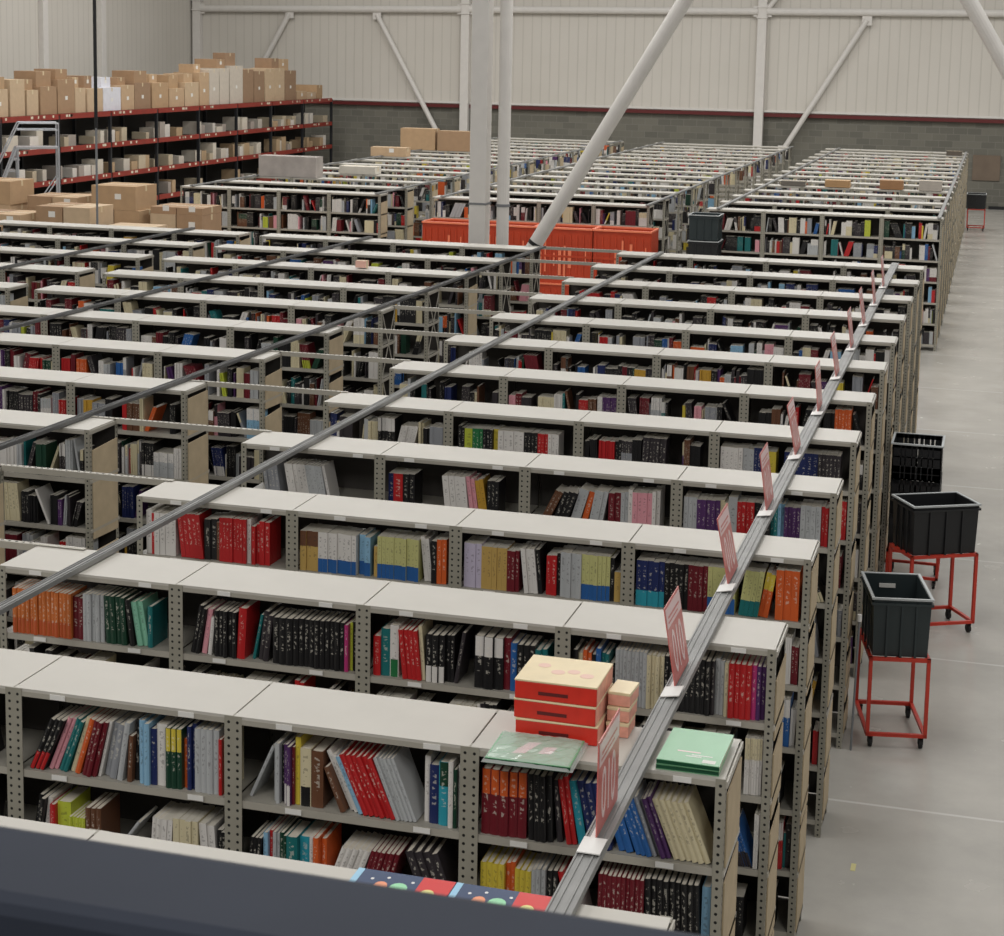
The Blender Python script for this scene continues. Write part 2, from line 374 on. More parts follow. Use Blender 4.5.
for k in [H]+LV: m.box(-.001, .006, .0, DEP, k-.034, k-.008, M['lip'])
for a_, b_ in ((H-.05, H-.7), (H-.7, H-1.4), (H-1.4, .1)):
    m.bar((.003, .02, a_), (.003, DEP-.02, b_), .004, .018, M['lip']); m.bar((.001, .02, b_), (.001, DEP-.02, a_), .004, .018, M['lip'])
OPENM = m.mesh('side_brace')
def link(me, name, parent, loc, sc=None, rz=0):
    o = bpy.data.objects.new(name, me); C.objects.link(o); o.parent = parent; o.location = loc
    if sc: o.scale = sc
    if rz: o.rotation_euler = (0, 0, rz)
    return o
def make_row(x0, n, y, levels, detail, label, group, k):
    e = empty('shelving_row', (x0, y, 0)); tag(e, label, 'shelving', group)
    for i in range(n):
        t = link(TOPM, 'top_panel', e, (i, 0, H)); r_ = (rnd.random()-.5)*.006; t.location.y += r_
        for z in levels: link(SHM, 'shelf', e, (i, 0, z))
        if detail > 1:
            for xx in (.25, .8):
                hl = link(LHM, 'label_holder', e, (i+xx+rnd.uniform(-.05, .05), 0, H-.02)); hl2 = link(LHM, 'label_holder', e, (i+xx+rnd.uniform(-.05, .05), 0, LV[0]-.014))
    for i in range(n+1):
        if i == 0:
            link(PS, 'post', e, (0, -.001, 0), (-1, 1, 1)); link(PS, 'post', e, (0, DEP+.001, 0), rz=math.pi)
        elif i == n:
            link(PS, 'post', e, (n, -.001, 0)); link(PS, 'post', e, (n, DEP+.001, 0), (-1, 1, 1), rz=math.pi)
        else:
            link(PD, 'post', e, (i, -.001, 0))
            if detail: link(PD, 'post', e, (i, DEP+.001, 0), rz=math.pi)
    if detail: link(BKM, 'added_dark_back', e, (0, DEP-.004, .12), (n, 1, H-.16))
    if x0 == -9 or (x0 == -9.15 and k > 8 and k % 3): link(OPENM, 'side_brace', e, (n+.001, 0, 0))
    else: link(SPM[k % 6], 'side_panel', e, (n+.001, 0, 0))
    return e
rowlab = {}
for i in range(13):
    w = ('cream-topped steel bookshelf row directly below the dark handrail, mostly hidden' if i == 0 else
         'cream-topped steel bookshelf row carrying the stack of red boxes' if i == 1 else
         'cream-topped steel bookshelf row, %s behind the red-box row, ending at floor aisle' % ('next' if i == 2 else ORD[i-2]))
    make_row(-4, 4, i*PITCH, LV, 2 if i in (1, 2, 3, 4) else 1, w, 'front shelving rows ending at the floor aisle', i)
for i in range(2, 13):
    make_row(-9.15, 4, i*PITCH, LV, 1, 'cream-topped bookshelf row, %s counted from the viewer, in the middle front block' % ORD[i-2], 'front shelving rows of the middle block', i+2)
for i in range(7, 13):
    make_row(-13.47, 4, i*PITCH, LV, 1, 'cream-topped bookshelf row, %s from the viewer, in the far side block under the boxes' % ORD[i-7], 'front shelving rows of the far side block', i+4)
Y2 = 25.62
for j in range(15):
    for x0, nm, gp in ((-4, 'beside the floor aisle', 'rear shelving rows beside the floor aisle'), (-9, 'behind the orange bins', 'rear shelving rows behind the orange bins'), (-14, 'nearest the pallet rack', 'rear shelving rows nearest the pallet rack')):
        make_row(x0, 4, Y2+j*PITCH, LV if j == 0 else LV[:5] if j < 7 else LV[:2], 1 if j < 2 else 0,
                 'bookshelf row, %s from the cross aisle in the rear block %s' % (ORD[j], nm), gp, j)
# perforated tie bars bridging the gap between the two front blocks
for i in range(2, 13):
    m = MB(); y = i*PITCH+DEP-.02; m.bar((-5.37, y, H+.006), (-3.95 if i > 2 else -3.72, y, H+.006), .035, .004, M['lip']); m.bar((-5.14, y-.017, H-.012), (-4.01, y-.017, H-.012), .003, .035, M['lip'])
    for q in range(30):
        m.box(-5.3+q*.043, -5.286+q*.043, y-.006, y+.006, H+.0082, H+.0088, M['rubber'])
    tag(m.obj('tie_bar'), 'perforated steel tie bar bridging the front blocks, %s counted from the viewer' % ORD[i-2], 'tie bar', 'tie bars across the narrow aisle')

# ------------------------------------------------------------------ long rails laid over the rows
def rail(p, q, w, lbl, channel=True, grp='long steel rails laid over the front rows', mt='rail'):
    m = MB(); P, Q = Vector((*p, H+.018)), Vector((*q, H+.018)); m.bar(P, Q, w, .022, M[mt])
    sd = (Q-P).cross(Vector((0, 0, 1))).normalized()
    for t in ((-.46, -.2, .2, .46) if channel else (-.4, .4)): m.bar(P+sd*t*w+Vector((0, 0, .0125)), Q+sd*t*w+Vector((0, 0, .0125)), w*.07, .006, M[mt])
    tag(m.obj('roof_rail'), lbl, 'rail', grp)
rail((-.335, -.4), (-.37, 18.55), .085, 'grey steel rail carrying the pink number signs')
rail((-3.6, -.4), (-3.44, 18.5), .06, 'grey steel rail crossing the front rows past their inner ends, no signs')
rail((-5.45, 3.2), (-5.06, 18.45), .055, 'grey rail over the middle front block, ending near the column foot', mt='raildark')
rail((-8.1, 6), (-7.62, 18.6), .055, 'grey rail over the middle front block, far from any sign', mt='raildark')
rail((-10.38, 9.5), (-10.36, 18.6), .055, 'grey rail over the far side block, passing below the cardboard boxes', mt='raildark')
for k, (x, xb, l) in enumerate(((-.06, -.06, 'along the floor aisle'), (-3.78, -3.62, 'over the inner end of the aisle-side rows'), (-5.03, -4.97, 'behind the orange bins, nearer the floor aisle'),
                    (-8.8, -8.8, 'behind the orange bins, farther from the floor aisle'), (-10.06, -10.06, 'over the rack-side rows, next to the column'), (-13.75, -13.75, 'at the outer end, near the pallet rack'))):
    rail((x, Y2-.05), (xb, Y2+14*PITCH+DEP), .06, 'thin rail on the rear rows '+l, False, 'thin rails on the rear rows')

# ------------------------------------------------------------------ books
W_, BK, GY, RD, NV, TL, OR, YL, MR, PU, CY, BL, GR, LG, BR, CR, PK, MG, DG, LM, GD, LB, DK = (
    (214, 210, 204), (26, 24, 26), (142, 144, 148), (186, 30, 32), (30, 42, 92), (24, 108, 108), (214, 92, 36), (212, 190, 62), (110, 24, 34), (80, 44, 96), (40, 150, 168),
    (36, 92, 156), (34, 112, 62), (176, 178, 178), (104, 66, 44), (208, 196, 160), (220, 150, 160), (178, 46, 110), (22, 62, 44), (186, 196, 60), (196, 150, 50), (134, 178, 206), (52, 46, 50))
def soft(c, k=.06):
    g = sum(c)/3*.96; return tuple(int(v*(1-k)+g*k) for v in c)
NAMES = {W_: 'white', BK: 'black', GY: 'grey', RD: 'red', NV: 'navy', TL: 'teal', OR: 'orange', YL: 'yellow', MR: 'maroon', PU: 'purple', CY: 'turquoise', BL: 'blue', GR: 'green', LG: 'silver-grey',
         BR: 'brown', CR: 'cream', PK: 'pink', MG: 'magenta', DG: 'dark-green', LM: 'lime', GD: 'gold', LB: 'light-blue', DK: 'charcoal'}
PG = (206, 200, 186)
def bk(n, col, t=.022, h=.25, a=0, acc=None, st=.25, d=.17): return (n, col, t, h, a, acc or col, st, d)
def gap(w): return ('gap', w)
def lay1(x0, x1, spec, r, f):
    p, a0, h0 = x0+.003, 0.0, .3; out = []      # right boundary line x = p + z*tan(a0), up to height h0
    for s in spec:
        if s[0] == 'gap':
            p += s[1]+h0*max(0, math.sin(a0)); a0 = 0.0; continue
        n, col, t, h, a, acc, st, d = s; t *= f; ar = math.radians(a)
        for k in range(n):
            tt = t*r.uniform(.96, 1.0); hh = min(.31, h*(r.uniform(.985, 1.0) if n > 2 else r.uniform(.95, 1.02)))
            q = p+.0008+max(0, (min(h0, hh)+.006)*(math.tan(a0)-math.tan(ar)))
            if a0 == ar: q = p+.0008
            piv = q+tt/math.cos(ar) if a >= 0 else q
            right = q+tt/math.cos(ar)
            if right+hh*max(0, math.sin(ar)) > x1-.002: return out, x1+.05
            out.append(dict(x=piv, a=a, t=tt, h=hh, d=d, col=col, acc=acc, st=st, y=0.012+r.uniform(0, .014)+(0 if n > 2 else r.uniform(0, .03)), s=r.random()))
            p, a0, h0 = right, ar, hh
    return out, p+h0*max(0, math.sin(a0))
def lay(x0, x1, spec, r):
    st = r.getstate(); f = 1.0
    for _ in range(6):          # widen or narrow the run until it fills the bay
        r.setstate(st); out, c = lay1(x0, 99, spec, r, f)
        thick = sum(b['t'] for b in out) or 1
        need = (x1-.004)-c
        f2 = f*(1+need/thick)
        f = max(.72, min(1.32, f2))
    r.setstate(st); return lay1(x0, x1, spec, r, f)[0]
def btransform(b, x, y, z):
    return Matrix.Translation((x+b['x'], y+b['y'], z)) @ Matrix.Rotation(math.radians(b['a']), 4, 'Y')
def simple_book(mb, T, b):
    """one box; the spine carries UVs, the top shows the pages"""
    t, h, d = b['t'], b['h'], b['d']; x0, x1 = (-t, 0) if b['a'] >= 0 else (0, t)
    col = (*lin(soft(b['col'])), b['s']); acc = (*lin(soft(b['acc'])), b['st']); pg = (*lin(PG), 0)
    mi = mb.mi(M['book']); i = len(mb.v)
    for p in ((x0, 0, 0), (x1, 0, 0), (x1, d, 0), (x0, d, 0), (x0, 0, h), (x1, 0, h), (x1, d, h), (x0, d, h)): mb.v.append(tuple(T @ Vector(p)))
    mb.face([i, i+1, i+5, i+4], mi, uv=[(0, 0), (1, 0), (1, 1), (0, 1)], col=col, acc=acc)
    mb.face([i+1, i+2, i+6, i+5], mi, col=col, acc=acc); mb.face([i+3, i, i+4, i+7], mi, col=col, acc=acc); mb.face([i+2, i+3, i+7, i+6], mi, col=pg)
    mb.face([i+4, i+5, i+6, i+7], mi, col=pg)
def nice_book(b, x, y, z, label, group):
    t, h, d = b['t'], b['h'], b['d']; x0, x1 = (-t, 0) if b['a'] >= 0 else (0, t); hc = t > .024
    col = (*lin(soft(b['col'])), b['s']); acc = (*lin(soft(b['acc'])), b['st']); mb = MB(); mi = mb.mi(M['book'])
    ct = min(.003, t*.16); bul = min(.005, t*.22)
    mb.box(x0, x0+ct, .002, d, 0, h, M['book'], col=col, acc=(*acc[:3], 0)); mb.box(x1-ct, x1, .002, d, 0, h, M['book'], col=col, acc=(*acc[:3], 0))
    N = 4; ring = []
    for k in range(N+1):
        u = k/N; ring.append((x0+(x1-x0)*u, .003-bul*math.sin(math.pi*u)))
    i = len(mb.v)
    for (px, py) in ring: mb.v += [(px, py, 0), (px, py, h), (px, py+ct+.001, 0), (px, py+ct+.001, h)]
    for k in range(N):
        a, c = i+4*k, i+4*k+4; u0, u1 = k/N, (k+1)/N
        mb.face([a, c, c+1, a+1], mi, uv=[(u0, 0), (u1, 0), (u1, 1), (u0, 1)], col=col, acc=acc)
        mb.face([a+2, a+3, c+3, c+2], mi, col=col); mb.face([a+1, c+1, c+3, a+3], mi, col=col); mb.face([a, a+2, c+2, c], mi, col=col)
    o = mb.obj('book'); o.matrix_world = btransform(b, x, y, z)
    tag(o, label, 'book', group)
    p = MB(); e_ = .003 if hc else .0005; p.box(x0+ct, x1-ct, .006, d-e_, e_, h-e_, M['page']); p.obj('page_block', o)
    return o
PAL = [(BK, 24), (DK, 12), (W_, 19), (LG, 9), (GY, 7), (RD, 6), (MR, 7), (NV, 4), (BL, 2), (TL, 2), (OR, 2), (YL, 1), (GD, 1), (PU, 2), (CR, 8), (PK, 2), (DG, 2), (BR, 5), (LB, 2), (LM, 1)]
PL = [c for c, w in PAL for _ in range(w)]
def randspec(r, w=1.0, fill=.9):
    out = []; used = 0
    while used < w*1.1:
        if r.random() > fill: g = r.uniform(.02, .12); out.append(gap(g)); used += g; continue
        n = r.choice([1, 1, 2, 2, 3, 4, 5, 7]); c = r.choice(PL); t = r.choice([.014, .018, .022, .026, .034]); h = r.uniform(.19, .285)
        a = r.choice([0, 0, 0, 0, r.uniform(-24, 24)]); acc = r.choice([W_, BK, CR, DK, r.choice(PL)]); st = r.choice([0, 0, .25, .25, .25, .5, .75])
        out.append(bk(n, c, t, h, a, acc, st, r.uniform(.14, .19))); used += n*t+h*abs(math.sin(math.radians(a)))
    return out

# hand-laid compartments: (row, bay x0, level) -> spec (from the far end of the row toward the floor aisle)
S = {}
S[1, -3, 0] = [gap(.01), bk(3, BK, .02, .25, 24, RD, .5), bk(2, PK, .018, .26, 22), bk(2, TL, .018, .25, 20), bk(1, CR, .02, .26, 18), bk(1, OR, .022, .25, 17), bk(3, MR, .02, .25, 14, BR), bk(1, W_, .012, .26, 13),
               bk(2, GY, .03, .25, 11), bk(1, LG, .024, .26, 9), bk(1, BR, .02, .2, 3), bk(1, BK, .02, .26, 3), bk(2, LB, .024, .27), bk(1, NV, .028, .24, 0, W_), bk(1, W_, .045, .265), bk(3, DG, .023, .26, 0, YL, .75), bk(1, OR, .02, .21),
               bk(2, NV, .018, .28, 0, W_, .25), bk(4, LG, .026, .275), bk(1, RD, .014, .24, 0, W_, .25), bk(1, CR, .014, .24)]
S[1, -2, 0] = [bk(1, LG, .014, .25, 24), gap(.0), bk(2, LG, .016, .25, 0, PK), bk(1, BK, .016, .25), bk(2, PU, .018, .26, 0, W_, .5), bk(1, MR, .012, .25), bk(1, YL, .024, .29), bk(1, CR, .05, .24, 0, BK, .5), bk(1, BR, .055, .25, 0, W_, .25),
               bk(1, BR, .024, .2, -22), bk(2, W_, .02, .26, -24), bk(1, LB, .022, .26, -24), bk(6, RD, .022, .265, -24, W_, .25), bk(5, LG, .016, .27, -22), gap(.02), bk(1, W_, .024, .27), bk(1, NV, .042, .25, 0, BL, .25), bk(1, CY, .046, .26, 0, DG, .75),
               bk(1, W_, .02, .28), bk(1, DG, .016, .25), bk(1, W_, .012, .26)]
S[1, -1, 0] = [bk(5, MR, .033, .27, 0, OR, .75), bk(4, BK, .022, .27, -2, W_, .25), bk(1, DK, .02, .25, -5), bk(2, RD, .018, .27, -9), bk(1, CY, .03, .27, -10), bk(3, NV, .026, .27, -13, BL), bk(2, BL, .026, .25, -18, NV), bk(3, BL, .018, .24, -20), bk(2, GY, .014, .24, -20),
               bk(2, PU, .016, .25, -20), bk(6, CR, .02, .25, -22, YL, .25)]
S[1, -3, 1] = [bk(2, BK, .02, .24, 10), bk(1, W_, .02, .23, 8), bk(1, RD, .024, .22), bk(1, LM, .06, .23), bk(5, LM, .014, .17), bk(3, BR, .022, .22), gap(.03), bk(1, LG, .012, .22, 36), gap(.05), bk(4, W_, .022, .22, 4, BR, .5), bk(4, CR, .026, .23), bk(2, W_, .03, .22, -4), bk(2, BK, .02, .2)]
S[1, -2, 1] = [bk(3, BK, .016, .2, 6), bk(1, LB, .018, .23), bk(1, RD, .016, .22), bk(2, LG, .014, .22), bk(2, DG, .018, .23), bk(1, TL, .045, .22), bk(1, CY, .045, .22), bk(1, W_, .02, .24), bk(2, OR, .022, .23), bk(5, W_, .022, .22, 20, MR, .5), bk(6, MR, .018, .22, 16, PK), gap(.03), bk(4, DK, .03, .25, -20)]
S[1, -1, 1] = [bk(4, YL, .022, .24, 0, CR), bk(2, OR, .018, .25), bk(3, YL, .02, .23), bk(3, LG, .016, .24), bk(2, BK, .02, .23, 0, W_), bk(1, RD, .02, .24, -12), bk(1, W_, .028, .24, -14), gap(.05), bk(10, MR, .016, .26), bk(9, BK, .021, .27, -2), bk(1, LB, .03, .27)]
S[2, -4, 0] = [gap(.02), bk(14, (204, 110, 48), .018, .24, 0, (190, 84, 40), .5), bk(2, MR, .026, .23), bk(5, LG, .017, .25, 0, W_), bk(4, DG, .022, .25, -3, LG), bk(1, BK, .02, .25, -7), bk(2, (130, 190, 160), .022, .24, -9), bk(1, TL, .02, .22)]
NAMES[(130, 190, 160)] = 'mint'; NAMES[(204, 110, 48)] = 'orange'
S[2, -3, 0] = [gap(.02), bk(2, BK, .02, .25, 11), bk(1, PK, .022, .24, 9), bk(1, W_, .016, .2, 6), bk(5, BK, .02, .24, 0, W_), bk(1, RD, .036, .27, 3), gap(.02), bk(1, TL, .012, .24, 11), bk(2, DK, .024, .25, 7), bk(3, BK, .03, .24, 0, LG, .25), bk(4, BK, .024, .245), bk(6, BK, .022, .25, 0, W_, .25), bk(1, MG, .016, .25), bk(1, LM, .012, .25), bk(1, BK, .02, .25)]
S[2, -2, 0] = [bk(1, RD, .028, .2), bk(1, TL, .036, .25, 0, W_, .25), bk(1, W_, .034, .27, 0, GR, .5), bk(4, RD, .018, .25, -6), bk(1, CR, .014, .27, -5), bk(3, BK, .024, .24, 0, W_, .5), bk(2, BK, .016, .24), bk(1, DK, .014, .26, 9), gap(.05), bk(3, BK, .036, .26, 0, W_, .75), bk(1, MR, .026, .26), bk(1, BL, .026, .25), bk(3, BK, .022, .24), bk(2, TL, .022, .22)]
S[2, -1, 0] = [bk(1, BK, .02, .24), bk(1, CR, .022, .23), bk(2, OR, .018, .24), bk(1, BK, .02, .22), bk(1, BL, .022, .26), bk(2, TL, .018, .24), bk(1, BK, .03, .2), bk(8, LG, .017, .27, 0), bk(4, CR, .018, .26, 0, BK), bk(9, BK, .022, .265, 0, W_, .25), bk(1, DK, .016, .26), bk(2, LG, .02, .265), bk(1, CR, .018, .26), bk(4, RD, .024, .265), bk(1, MG, .02, .265), bk(2, PU, .018, .265)]
S[3, -4, 0] = [bk(1, W_, .03, .26), bk(1, RD, .016, .26), bk(4, W_, .026, .26, 0, LG), gap(.01), bk(5, RD, .022, .27, -6, OR), bk(2, BK, .03, .25), bk(1, BR, .016, .24), bk(8, RD, .016, .27, 0, OR, .25), bk(1, W_, .018, .27), gap(.01), bk(2, RD, .018, .24), bk(2, RD, .024, .27)]
S[3, -3, 0] = [bk(3, (190, 156, 84), .028, .24, 0, BR, .75), bk(8, W_, .022, .24, 0, BL, .5), gap(.01), bk(2, LB, .028, .24, 0, BL, .5), gap(.02), bk(1, (190, 156, 84), .02, .18), bk(10, (192, 190, 124), .019, .25, 0, BL, .5), bk(2, W_, .018, .26, -6), bk(1, BK, .024, .25), bk(2, OR, .022, .26, 0, MR)]
S[3, -2, 0] = [bk(3, (190, 180, 200), .03, .26, 0), bk(5, (190, 156, 84), .026, .25, 0), bk(3, MR, .02, .24, 0), gap(.01), bk(3, W_, .022, .26, -6, MR), bk(1, BK, .02, .26, -5), gap(.02), bk(2, RD, .026, .24), bk(1, BK, .02, .24), bk(4, LG, .026, .26), bk(7, (192, 190, 124), .02, .26, 0, BL, .5), bk(1, BK, .02, .26), bk(1, (190, 156, 84), .03, .18)]
NAMES[(190, 180, 200)] = 'lilac'; NAMES[(192, 190, 124)] = 'pale-lime'; NAMES[(190, 156, 84)] = 'ochre'
S[3, -1, 0] = [bk(5, NV, .024, .26, 0, CY, .5), bk(5, BK, .02, .26, 0, W_), bk(4, MR, .02, .26, 0, PU), bk(6, (192, 190, 124), .019, .26, 0, BL, .5), gap(.02), bk(4, (192, 190, 124), .02, .26, 7, TL, .5), bk(2, OR, .02, .25, 9, YL, .75), bk(3, OR, .032, .28, 0, RD)]
S[4, -4, 0] = [gap(.1), bk(4, GY, .02, .22, -8), gap(.02), bk(5, W_, .022, .24, -10), bk(5, LG, .018, .24, -10), bk(1, W_, .015, .25, -12)]
S[4, -3, 0] = [bk(1, NV, .03, .23), bk(1, RD, .05, .24), bk(2, BK, .03, .23), gap(.2), bk(4, W_, .03, .25, -6, GR), bk(2, PK, .02, .25, -8, MR), bk(2, GD, .022, .24, -9), bk(3, BK, .02, .24)]
S[4, -2, 0] = [gap(.05), bk(2, BR, .02, .22, 26), bk(3, BK, .022, .22, 20), bk(2, LG, .024, .24, 16), bk(1, OR, .03, .22, 14), bk(3, LG, .022, .24, 10), bk(2, MR, .03, .23), bk(2, LG, .02, .24), bk(1, W_, .02, .26), bk(4, PK, .024, .25, 0, RD), bk(2, W_, .018, .26)]
S[4, -1, 0] = [bk(3, LG, .025, .25), bk(5, PU, .026, .24), bk(2, CR, .024, .24), bk(1, LG, .05, .27), bk(4, RD, .024, .25), bk(3, BK, .03, .25), bk(2, TL, .02, .24), bk(2, LB, .018, .25), bk(4, PU, .022, .24), bk(4, LG, .028, .26), bk(2, RD, .02, .25, 0, W_)]
S[5, -3, 0] = [gap(.02), bk(2, BK, .02, .24), bk(1, LM, .05, .23), bk(3, GR, .02, .24), bk(3, BK, .02, .24), bk(1, YL, .03, .24), bk(5, W_, .03, .24), bk(4, BK, .02, .24), bk(3, RD, .02, .24), bk(3, W_, .02, .24)]
S[5, -1, 0] = [bk(5, W_, .024, .25), bk(2, LG, .03, .25), bk(3, NV, .02, .26), bk(1, YL, .06, .25), gap(.06), bk(6, NV, .03, .25, 0, TL), bk(6, DK, .02, .25, 0, MR)]
books = []      # (importance order) : row, bay, level, index, dict, world pos
stuff = MB()
ROWN = {1: 'in the row under the red boxes', 2: 'in the row behind the red boxes', 3: 'in the third full row'}
BAYN = {-1: 'aisle-side bay', -2: 'second bay', -3: 'third bay', -4: 'fourth bay'}
count = 0
def fill(rowx, bay, row, y, lvl, r, block):
    global count
    z = (LV[lvl])+.0008; spec = S.get((row, bay, lvl)) if block == 'A' else None
    lst = lay(.042, .958, spec if spec else randspec(r), r)
    for k, b in enumerate(lst):
        x = rowx
        ind = block == 'A' and ((row in (1, 2) and lvl == 0) or (row == 1 and lvl == 1) or (row == 3 and lvl == 0 and bay >= -2)) and count < 300 and not (row == 1 and bay == -4)
        if ind:
            count += 1; lean = '' if abs(b['a']) < 4 else 'leaning '
            n_ = len(lst)-k-1
            rn = {1: 'row under red boxes', 2: 'row behind red boxes', 3: 'third full row'}[row]
            bn = {-1: 'aisle-side bay', -2: 'second bay', -3: 'third bay', -4: 'fourth bay'}[bay]
            ln = 'top shelf' if lvl == 0 else 'lower shelf'
            nice_book(b, x, y, z, '%s%s book, %s from aisle end, %s, %s, %s' % (lean, NAMES[b['col']], ordn(n_), ln, bn, rn), 'books standing in the nearest shelving rows')
        else: simple_book(stuff, btransform(b, x, y, z), b)
order = [(1, 0), (2, 0), (1, 1), (3, 0)]
done = set()
for row, lvl in order:
    for bay in (-1, -2, -3, -4):
        fill(bay, bay, row, row*PITCH, lvl, random.Random(row*100+bay*10+lvl), 'A'); done.add((row, bay, lvl))
for row in range(13):
    for bay in (-1, -2, -3, -4):
        for lvl in range(6):
            if (row, bay, lvl) in done: continue
            if lvl > 1 and bay != -1 and row > 0: continue
            if row == 0 and lvl > 0: continue
            fill(bay, bay, row, row*PITCH, lvl, random.Random(row*100+bay*10+lvl+5000), 'A')
for row in range(2, 13):
    for b_ in range(4):
        for lvl in range(6 if b_ == 3 else 2):
            fill(-9.15+b_, None, row, row*PITCH, lvl, random.Random(row*100+b_*10+lvl+9000), 'B')
for row in range(7, 13):
    for b_ in range(4):
        for lvl in range(3 if b_ == 3 else 2):
            fill(-13.47+b_, None, row, row*PITCH, lvl, random.Random(row*100+b_*10+lvl+15000), 'C')
for j in range(15):
    for x0 in (-4, -9, -14):
        for b_ in range(4):
            for lvl in range(6 if j == 0 else (4 if b_ == 3 and j < 7 else 1)):
                fill(x0+b_, None, j, Y2+j*PITCH, lvl, random.Random(j*100+b_*10+lvl+x0*1000), 'R')
o = stuff.obj('shelved_books'); tag(o, 'many smaller books filling all the farther shelving rows', 'books', None, 'stuff')

# ------------------------------------------------------------------ number signs on the rail
def textmesh(txt, size, m):
    c = bpy.data.curves.new('t', 'FONT'); c.body = txt; c.size = size; c.extrude = .0008; c.align_x = 'CENTER'; c.align_y = 'CENTER'; c.resolution_u = 4
    o = bpy.data.objects.new('t', c); C.objects.link(o); bpy.context.view_layer.update()
    me = bpy.data.meshes.new_from_object(o.evaluated_get(bpy.context.evaluated_depsgraph_get())); bpy.data.objects.remove(o); me.materials.clear(); me.materials.append(m); return me
NUM = textmesh('010', .19, M['signnum'])
PY, PZ = .34, .34
def sign_proto():
    e = empty('aisle_sign', (0, 0, 0)); m = MB(); m.box(-.002, .002, 0, PY, .0, PZ, M['signred']); m.obj('card', e)
    m = MB(); m.box(.0022, .0034, .012, PY-.012, PZ-.095, PZ-.012, M['signhead']); m.box(.0034, .004, .05, PY-.05, PZ-.06, PZ-.05, M['signred']); m.box(.0034, .004, .04, PY-.09, PZ-.08, PZ-.072, M['signred']); m.obj('header', e)
    nb = bpy.data.objects.new('number', NUM); C.objects.link(nb); nb.parent = e; nb.location = (.003, PY/2, .118); nb.rotation_euler = (math.pi/2, 0, math.pi/2); nb.scale = (.8, 1.4, 1)
    m = MB(); m.box(-.04, .04, -.12, .0, .0, .004, M['plastic_white']); m.box(-.02, .0, -.0, PY, .0, .003, M['plastic_white']); m.obj('foot', e)
    return e
sp = sign_proto()
for k in range(11):
    o = sp if k == 0 else copy_tree(sp)
    y = .8+k*PITCH*1.0; x = -.335-.035*y/18.5; o.location = (x, y, H+.038)
    a = [0, -.17, -.2, -.15, -.2, -.1, -.17, -.13, -.17, -.12, -.1][k]; o.rotation_euler = (0, a, 0)
    tag(o, 'pink and red number card standing on the rail, %s' % ('nearest the viewer, upright' if k == 0 else '%s card from the viewer' % ORD[k]), 'sign', 'pink number cards on the rail')

# ------------------------------------------------------------------ things lying on the near row tops
for k, (dz_, l) in enumerate(((0, 'bottom'), (.08, 'middle'), (.16, 'top'))):
    e = empty('board_game_box', (-.70+(.006, -.003, 0)[k], 1.67, H+.001+dz_), (.01, -.02, .0)[k])
    m = MB(); m.box(-.165, .165, 0, .29, 0, .071, M['boxred']); m.obj('tray', e, bevel=.003)
    m = MB(); m.box(-.167, .167, -.002, .292, .0712, .079, M['boxcream']); m.obj('lid', e, bevel=.002)
    m = MB(); m.box(.1652, .1662, .004, .286, .004, .07, M['boxpink']); m.obj('pale_side_label', e)
    m = MB(); m.box(-.07, .05, -.0012, .001, .022, .036, M['bandred']); m.obj('printed_title', e)
    if k == 2:
        m = MB()
        for (cx, cy2, rr) in ((-.02, .12, .026), (.04, .14, .024), (.1, .11, .026), (-.09, .18, .024)):
            m.poly([(cx+rr*math.cos(t*.524)*1.1, cy2+rr*math.sin(t*.524), .0792) for t in range(12)], M['draw'], (0, 0, .0006))
        m.obj('faint_drawings', e)
    tag(e, 'red box with cream lid, %s of the three stacked on the near row' % l, 'box', 'stacked red boxes')
for k in range(3):
    e = empty('small_pink_box', (-.475, 1.79+.01*k, H+.001+.06*k), -.03*k); m = MB(); m.box(-.045, .045, 0, .14, 0, .045, M['boxpink']); m.obj('tray', e, bevel=.003)
    m = MB(); m.box(-.046, .046, -.001, .141, .0452, .058, M['boxcream']); m.obj('lid', e, bevel=.002)
    tag(e, 'small pale-pink box beside the red boxes, %s of its stack' % ('bottom', 'middle', 'top')[k], 'box', 'small pink boxes')
def flat_book(name, loc, w, d, t, rz, cover, label, deco=None):
    e = empty(name, loc, rz); m = MB(); m.box(-w/2, w/2, 0, d, t-.003, t, cover); m.box(-w/2, w/2, 0, d, 0, .003, cover); m.box(-w/2, w/2, 0, .003, .003, t-.003, M['dgreen'] if cover == M['lime'] else cover); m.obj('cover', e)
    m = MB(); m.box(-w/2+.002, w/2-.002, .004, d-.003, .003, t-.003, M['page']); m.obj('page_block', e)
    if deco: deco(e, w, d, t)
    return tag(e, label, 'book')
def gdeco(e, w, d, t):
    m = MB(); m.box(-.06, .03, .1, .11, t, t+.0006, M['signhead']); m.box(.0, .08, .075, .083, t, t+.0006, M['plastic_white']); m.box(-.02, .04, .06, .068, t, t+.0006, M['plastic_white']); m.obj('cover_lettering', e)
    m = MB(); m.box(.05, .1, .015, .045, t+.0002, t+.001, M['paper']); m.obj('price_sticker', e)
flat_book('flat_book', (-.15, 1.535, H+.001), .24, .33, .02, .0, M['lime'], 'green book lying flat, lower of two at the row end')
flat_book('flat_book', (-.148, 1.53, H+.0225), .24, .33, .02, -.02, M['lime'], 'green book with white sticker lying flat, upper of two at the row end', gdeco)
